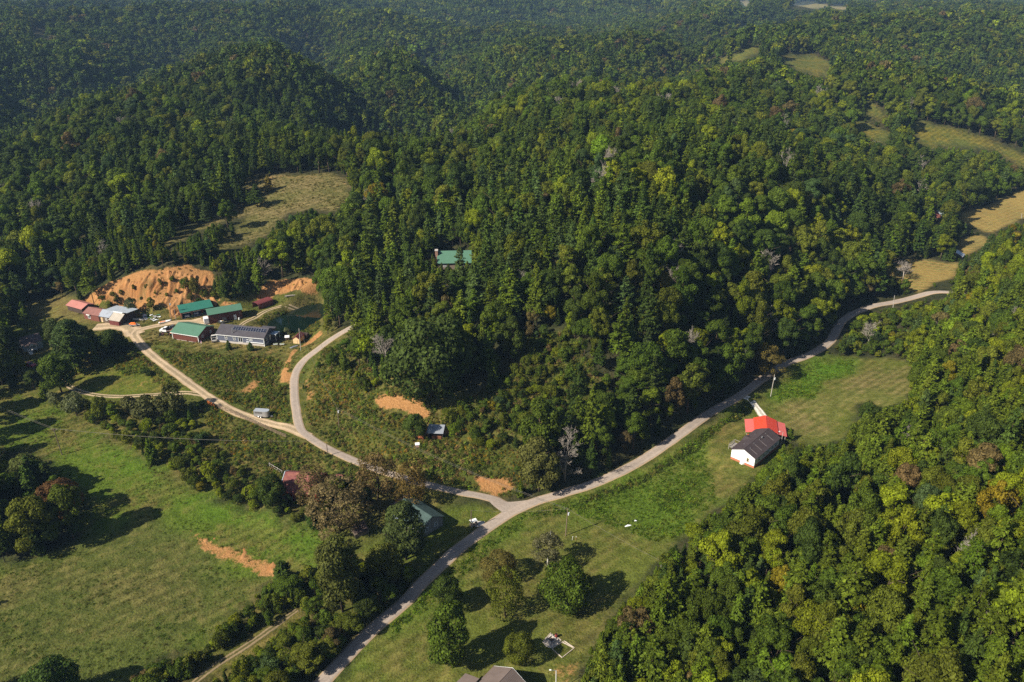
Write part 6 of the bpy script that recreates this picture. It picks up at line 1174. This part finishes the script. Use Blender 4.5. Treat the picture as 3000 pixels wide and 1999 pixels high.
# flag by the barn
o = empty('flag_pole', hit(590, 1018), 0, 'short pole with a small american flag beside the brown barn', 'flag'); MB().tube((0, 0, -.2), (0, 0, 3.0), .04, .03, 6).build('pole', METAL, o)
for i in range(6): MB().box(.04, -.02, 1.65 + i * .16, .42, .02, 1.8 + i * .16).build('stripe', mat('flag_red', (.5, .03, .04), .7) if i % 2 else TRIM, o)
MB().box(.035, -.026, 2.3, .25, .026, 2.62).build('canton', mat('flag_blue', (.03, .05, .25), .7), o)

# ------------------------------------------------------------------ poles, wires, fences
POLEW = mat('pole_wood', (.17, .125, .09), .85, .1, var=.25, scale=2); POLEG = mat('grey_pole_wood', (.36, .33, .29), .85, .1, var=.2, scale=2)
def pole(px, py, ytop, label, xtop=None, arm=False, can=False, m_=POLEW, lamp=False, loc=None, hgt_=None, rad=.15):
    b = hit(px, py) if loc is None else np.array(loc); lo, hi = 1, 16
    for _ in range(30):
        q = (lo + hi) / 2
        if project(b + np.array([0, 0, q]))[1] > ytop: lo = q
        else: hi = q
    h = lo if hgt_ is None else hgt_; o = empty('utility_pole', b, 0, label, 'pole'); lean = 0 if xtop is None else np.clip((xtop - project(b + np.array([0, 0, h]))[0]) * project(b)[2] / F_PX, -.8, .8)
    top = Vector((lean, 0, h)); MB().tube((0, 0, -.4), top, rad, rad * .72, 8).build('shaft', m_, o); at = lambda f: Vector((0, 0, 0)).lerp(top, f)
    if arm: MB().box(top.x - .9, -.06, h - .5, top.x + .9, .06, h - .38).build('crossarm', m_, o); [MB().tube((top.x + x, 0, h - .38), (top.x + x, 0, h - .2), .04).build('insulator', TRIM, o) for x in (-.8, .8)]
    if can: c_ = at(.82); MB().tube((c_.x + .32, 0, c_.z - .4), (c_.x + .32, 0, c_.z + .35), .22, .22, 12).build('transformer', paint('transformer_grey', (.55, .57, .58)), o)
    if lamp: MB().tube(top, (top.x - 1.0, -.1, h + .25), .04).build('lamp_arm', METAL, o); MB().box(top.x - 1.35, -.2, h + .18, top.x - .95, .05, h + .3).build('lamp_head', TRIM, o)
    return Vector(b) + top
P1 = pole(182, 1333, 1256, 'leaning power pole standing alone in the meadow', 157, True); P2 = pole(994, 1253, 1196, 'power pole with a grey transformer above the side road junction', 987.5, False, True)
P3 = pole(959.5, 1336, 1302, 'short pole at the edge of the side road near the red barn', 957); P4 = pole(1380.5, 1546, 1496, 'pole beside the golf cart pad', 1380.5); P5 = pole(1657, 1570, 1491, 'tall power pole with a white transformer on the lawn', 1663.4, False, True)
P6 = pole(2257.7, 1161, 1098, 'pale power pole near the white gravel drive', 2269.6, False, True, POLEG); P7 = pole(2615, 912, 866, 'pale power pole beside the far stretch of the lane', 2621, False, False, POLEG); P8 = pole(881.5, 1027, 962.5, 'pale power pole beside the yellow garden shed', 875.7, False, False, POLEG)
P9 = pole(502.5, 938, 881, 'power pole with a transformer at the clay bank beside the garage', 494.8, False, True); P10 = pole(516.5, 937, 907, 'short grey leaning post beside the garage', 510, False, False, POLEG, rad=.11)
P11 = pole(2286, 1310, 1266, 'light pole at the corner of the white house and red carport', 2294.5, False, False, POLEG, True, rad=.11); bb = hit(1629, 2035); P12 = pole(0, 0, 1965, 'white light pole at the corner of the near lawn', 1629.5, False, False, mat('white_pole', (.62, .60, .56), .7), True, loc=bb, rad=.12)
P13 = pole(2993, 640, 625, 'pale power pole standing in the far hay field', 2994, False, False, POLEG)
WIRE = mat('wire', (.30, .27, .22), .5, .4, .5)
def wire(a, b, sag, label, grp, dx=0.0, r=.022):
    pts = [a.lerp(b, t_) + Vector((dx, 0, -sag * 4 * t_ * (1 - t_))) for t_ in np.linspace(0, 1, 15)]; m_ = MB().path([p - a for p in pts], r, 4); o = m_.build('power_wire', WIRE, None, a); tag(o, label, 'wire', grp); return o
for s in (-.45, .45): wire(P2, P5, 2.0, 'power wire spanning from the side road pole to the lawn transformer pole', 'wires over the junction', s); wire(P1, P3 + Vector((0, 0, 1.2)), 1.5, 'power wire spanning from the meadow pole to the pole by the red barn', 'wires over the meadow hedge', s); wire(P1, Vector(hit(-260, 1120)) + Vector((0, 0, 9)), 1.5, 'power wire running from the meadow pole toward the grey roofed house wood', 'wires over the meadow', s)
wire(P5, P4, .6, 'service wire from the lawn transformer pole to the cart pad pole', None); wire(P5, Vector(hit(1938, 1655)) + Vector((0, 0, 1.0)), .4, 'low wire running from the lawn transformer pole to the wood edge', None); wire(P8, P2, 1.5, 'service wire from the yellow shed pole down to the side road pole', None)
def fence(name, pxs, n, rails, h, m_, label, gate=False):
    P = hit([p[0] for p in pxs], [p[1] for p in pxs]); L_ = smooth_line(P, .5); s = np.r_[0, np.cumsum(np.hypot(*np.diff(L_[:, :2], axis=0).T))]; t_ = np.linspace(0, s[-1], n); X = np.interp(t_, s, L_[:, 0]); Y = np.interp(t_, s, L_[:, 1]); Z = hgt(X, Y); o = empty(name, (X[0], Y[0], Z[0]), 0, label, 'fence'); Q = np.c_[X, Y, Z] - np.array([X[0], Y[0], Z[0]])
    for q in Q: MB().box(-.09, -.09, -.3, .09, .09, h).build('post', m_, o, tuple(q))
    for a, b_ in zip(Q[:-1], Q[1:]):
        for k_ in range(rails): zz = h * (.3 + .62 * k_ / max(1, rails - 1)); MB().tube((a[0], a[1] - .11, a[2] + zz), (b_[0], b_[1] - .11, b_[2] + zz), .07, .07, 4).build('rail', m_, o)
fence('rail_fence', [(632, 1194), (680, 1212), (740, 1240), (790, 1262), (838, 1283)], 15, 3, 1.35, mat('brown_rail', (.20, .14, .09), .85, var=.2), 'brown three rail fence along the lower side of the gravel drive')
fence('farm_gate', [(610, 1185), (631, 1194)], 3, 4, 1.4, mat('orange_gate', (.60, .16, .03), .6, var=.2), 'rusty orange farm gate at the end of the rail fence'); fence('board_fence', [(790, 1367), (827, 1389)], 4, 2, 1.3, GREYW, 'pale grey board fence running up to the red barn')
for i in range(5): q = hit(*[(1002 - 6 * i, 0)][0]) if False else None
o = empty('fence_post', hit(1936, 1662), 0, 'white post at the end of the low wire by the wood', 'post'); MB().box(-.12, -.1, -.3, .12, .1, 1.3).build('shaft', TRIM, o); MB().box(-.16, -.14, 1.3, .16, .14, 1.38).build('cap', TRIM, o)
for px in (1676, 1686): o = empty('stake', hit(px, 1583), 0, 'thin pale stake below the lawn transformer pole' if px < 1680 else 'thin orange stake below the lawn transformer pole', 'stake'); MB().tube((0, 0, -.2), (.12, 0, 1.1), .04, .04, 6).build('shaft', TRIM if px < 1680 else REDW, o); MB().box(.02, -.05, 1.0, .22, .05, 1.12).build('tip', TRIM, o)
# log pile near the pond track
o = empty('log_pile', hit(850, 868), .3, 'heap of grey logs above the pond track', 'logs')
for i in range(9): MB().tube((-2.2 + .3 * (i % 3), -.5 + .25 * (i % 5), .15 + .22 * (i // 5)), (1.8 + .35 * (i % 4), -.4 + .22 * ((i * 2) % 5), .18 + .22 * (i // 5)), .12, .1, 7).build('log', DEADW, o)
# ------------------------------------------------------------------ weeds, tall grass, goldenrod
WB = [weed(701, 34, .8, 1.5, .30), weed(702, 30, .6, 1.7, .28), weed(703, 36, 1.1, 1.3, .30), weed(704, 26, .5, .9, .24, blade=True), weed(705, 30, .6, 1.1, .26, blade=True)]
def flowers(seed):
    return weed(seed, 22, .9, 1.0, .2, up=.9)
WB.append(flowers(706)); wr_ = np.random.default_rng(33)
def near_px(X, Y): z = hgt(X, Y); u, v, d = project(np.stack([X, Y, z], -1)); return z, u, v, d
def weeds(name, polys, s, protos, tints, w_t, sc, label, cat, keep=1.0, avoid=True, patch=0.0, zs=1.0):
    P_ = [wpoly(p) for p in polys]; x0 = min(p[:, 0].min() for p in P_); x1 = max(p[:, 0].max() for p in P_); y0 = min(p[:, 1].min() for p in P_); y1 = max(p[:, 1].max() for p in P_)
    X, Y = grid_pts(x0, x1, y0, y1, s, wr_); k = np.any([inpoly(X, Y, p) for p in P_], axis=0) & (wr_.random(len(X)) < keep); X, Y = X[k], Y[k]
    if patch: k = fbm(X / 9, Y / 9, 91, 3) + wr_.normal(0, .06, len(X)) > patch; X, Y = X[k], Y[k]
    if avoid:
        for L_, hw in ROADS.values():
            q = (X > L_[:, 0].min() - 5) & (X < L_[:, 0].max() + 5) & (Y > L_[:, 1].min() - 5) & (Y < L_[:, 1].max() + 5); d_ = np.full(len(X), 99.); d_[q] = seg_dist(X[q], Y[q], L_[::2, :2])[0]; k = d_ > hw + .7; X, Y = X[k], Y[k]
        gi = np.clip(np.searchsorted(GX, X), 0, nx - 1); gj = np.clip(np.searchsorted(GY, Y), 0, ny - 1); k = dirt[gj, gi] * 1.5 < wr_.random(len(X)) * 1.1 + .05; X, Y = X[k], Y[k]
    z, u, v, d_ = near_px(X, Y); n_ = len(X); c = wr_.choice(len(tints), n_, p=np.array(w_t) / sum(w_t)); pn = fbm(X / 7, Y / 7, 55, 3); s_ = wr_.uniform(sc[0], sc[1], n_) * (.35 + 1.3 * fbm(X / 11, Y / 11, 58, 3))
    tt = np.array(tints)[c] * wr_.uniform(.75, 1.25, n_)[:, None] * (.75 + .5 * fbm(X / 12, Y / 12, 57, 3))[:, None]
    scatter(name, protos, np.c_[X, Y, z - .03], wr_.uniform(0, 6.28, n_), np.c_[s_, s_, s_ * wr_.uniform(.5, 1.3, n_) * zs], wr_.integers(0, len(protos), n_), tt, label, cat); print(name, n_)
GW = (.070, .100, .016); OW = (.105, .105, .022); BW_ = (.12, .085, .035); YW = (.34, .20, .012); LW = (.085, .14, .012); DWc = (.045, .066, .014)
HILLSIDE = [(330,800),(400,808),(500,815),(620,822),(660,830),(690,880),(690,955),(680,965),(640,975),(560,935),(480,905),(400,850),(345,820)]
WESTW = [(262,815),(300,790),(340,815),(400,870),(450,905),(380,895),(330,860),(290,865),(265,850)]
UNDER = [(490,935),(560,965),(640,1000),(720,1025),(830,1072),(870,1095),(780,1120),(700,1130),(640,1140),(560,1080),(500,1010),(470,970)]
weeds('tall_weeds', [HILLSIDE, WESTW, SLOPE, UNDER, [(1000,985),(1100,1035),(1230,1010),(1290,1090),(1200,1140),(1080,1130),(990,1080),(1000,1030)], [(830,895),(990,900),(1010,985),(900,1000),(760,930)], [(1190,770),(1310,770),(1350,830),(1400,890),(1340,940),(1280,1010),(1180,1000),(1050,985),(1050,920),(1130,900),(1150,860),(1200,840)], [(715,860),(745,800),(800,800),(870,850),(900,905),(800,920),(715,920)]], 1.05, WB[:3], [GW, OW, BW_, DWc, LW], [.34, .26, .12, .2, .08], (.7, 1.25), 'tangled tall weeds covering the slopes around the side road', 'weeds')
weeds('goldenrod', [HILLSIDE, WESTW, SLOPE, UNDER, [(700,1040),(830,1070),(860,1090),(760,1100)], [(1000,985),(1230,1010),(1200,1140),(1000,1080)]], 1.25, [WB[5]], [YW, (.26, .17, .014)], [.6, .4], (.6, 1.1), 'patches of flowering yellow goldenrod on the weedy slopes', 'goldenrod', .85, True, .56)
POND_EDGE = [(580,735),(660,715),(720,690),(735,700),(735,755),(700,778),(640,770),(600,765),(655,760),(700,745),(722,715),(690,705),(640,725),(600,748)]
weeds('pond_weeds', [POND_EDGE], .9, WB[:3], [GW, OW, DWc, YW], [.45, .3, .2, .05], (.7, 1.2), 'weeds growing round the pond edge', 'weeds')
weeds('roadside_grass', [[(900,1430),(1020,1310),(1110,1240),(1210,1180),(1340,1140),(1480,1085),(1590,1010),(1700,940),(1690,960),(1620,1030),(1640,1100),(1650,1150),(1560,1235),(1500,1245),(1430,1215),(1310,1175),(1230,1195),(1150,1245),(1080,1310),(1000,1380),(900,1470)], [(1785,885),(1830,845),(1880,822),(1960,828),(1965,858),(1890,880),(1880,915),(1820,910),(1790,925)]], .85, WB[3:5], [(.075, .135, .010), (.10, .135, .014), (.06, .11, .012)], [.5, .3, .2], (.55, 1.05), 'lush tall grass between the lane and the lawn', 'grass', .8, zs=.8)
weeds('meadow_grass', [MEADOW], 1.15, WB[3:5], [(.065, .105, .013), (.09, .10, .02), (.11, .095, .035), (.055, .11, .01)], [.4, .25, .15, .2], (.4, .85), 'rough meadow grass in the fields left of the lane', 'grass', .8, patch=.40, zs=.5)
weeds('lawn_tufts', [LAWN], 1.5, WB[3:5], [(.080, .10, .016), (.10, .10, .02), (.10, .085, .028)], [.5, .3, .2], (.25, .5), 'short grass tufts on the lawns and mown field', 'grass', .7, patch=.42, zs=.5)
weeds('hillside_grass', [HMEADOW, COMPOUND], 1.7, WB[3:5] + WB[1:2], [(.13, .105, .035), (.10, .10, .025), (.075, .085, .02)], [.4, .35, .25], (.5, 1.0), 'dry grass tufts on the hillside meadow and yard', 'grass', .7)

weeds('ditch_weeds', [[(1330,1150),(1480,1092),(1590,1018),(1690,945),(1735,905),(1745,915),(1700,962),(1600,1035),(1490,1105),(1340,1160)]], .8, WB[:3], [GW, DWc, OW, LW], [.35, .3, .2, .15], (.7, 1.3), 'weeds lining the ditch beside the lane', 'weeds')
weeds('bank_weeds', [BANKA, BANKB], 1.6, WB[:3], [OW, BW_, GW], [.4, .3, .3], (.5, 1.1), 'weeds scattered over the clay banks', 'weeds', .5, False, .58)
# ------------------------------------------------------------------ air
hz = MB().box(GX[0] - 60, GY[0] - 60, HH.min() - 1.5, GX[-1] + 60, GY[-1] + 60, max(CAM_H + 4, HH.max() + 24))
t = NT('haze_air'); t.t.nodes.remove(t.out); t.out = t.n('OutputMaterial'); pv = t.n('VolumePrincipled'); pv.inputs['Color'].default_value = (.40, .64, 1.0, 1); pv.inputs['Density'].default_value = .00007; pv.inputs['Anisotropy'].default_value = 0.0
t.l(pv.outputs[0], t.out.inputs['Volume'])
hzo = hz.build('haze', t.m); tag(hzo, 'thin bluish haze in the air over the valley', 'haze', kind='stuff')
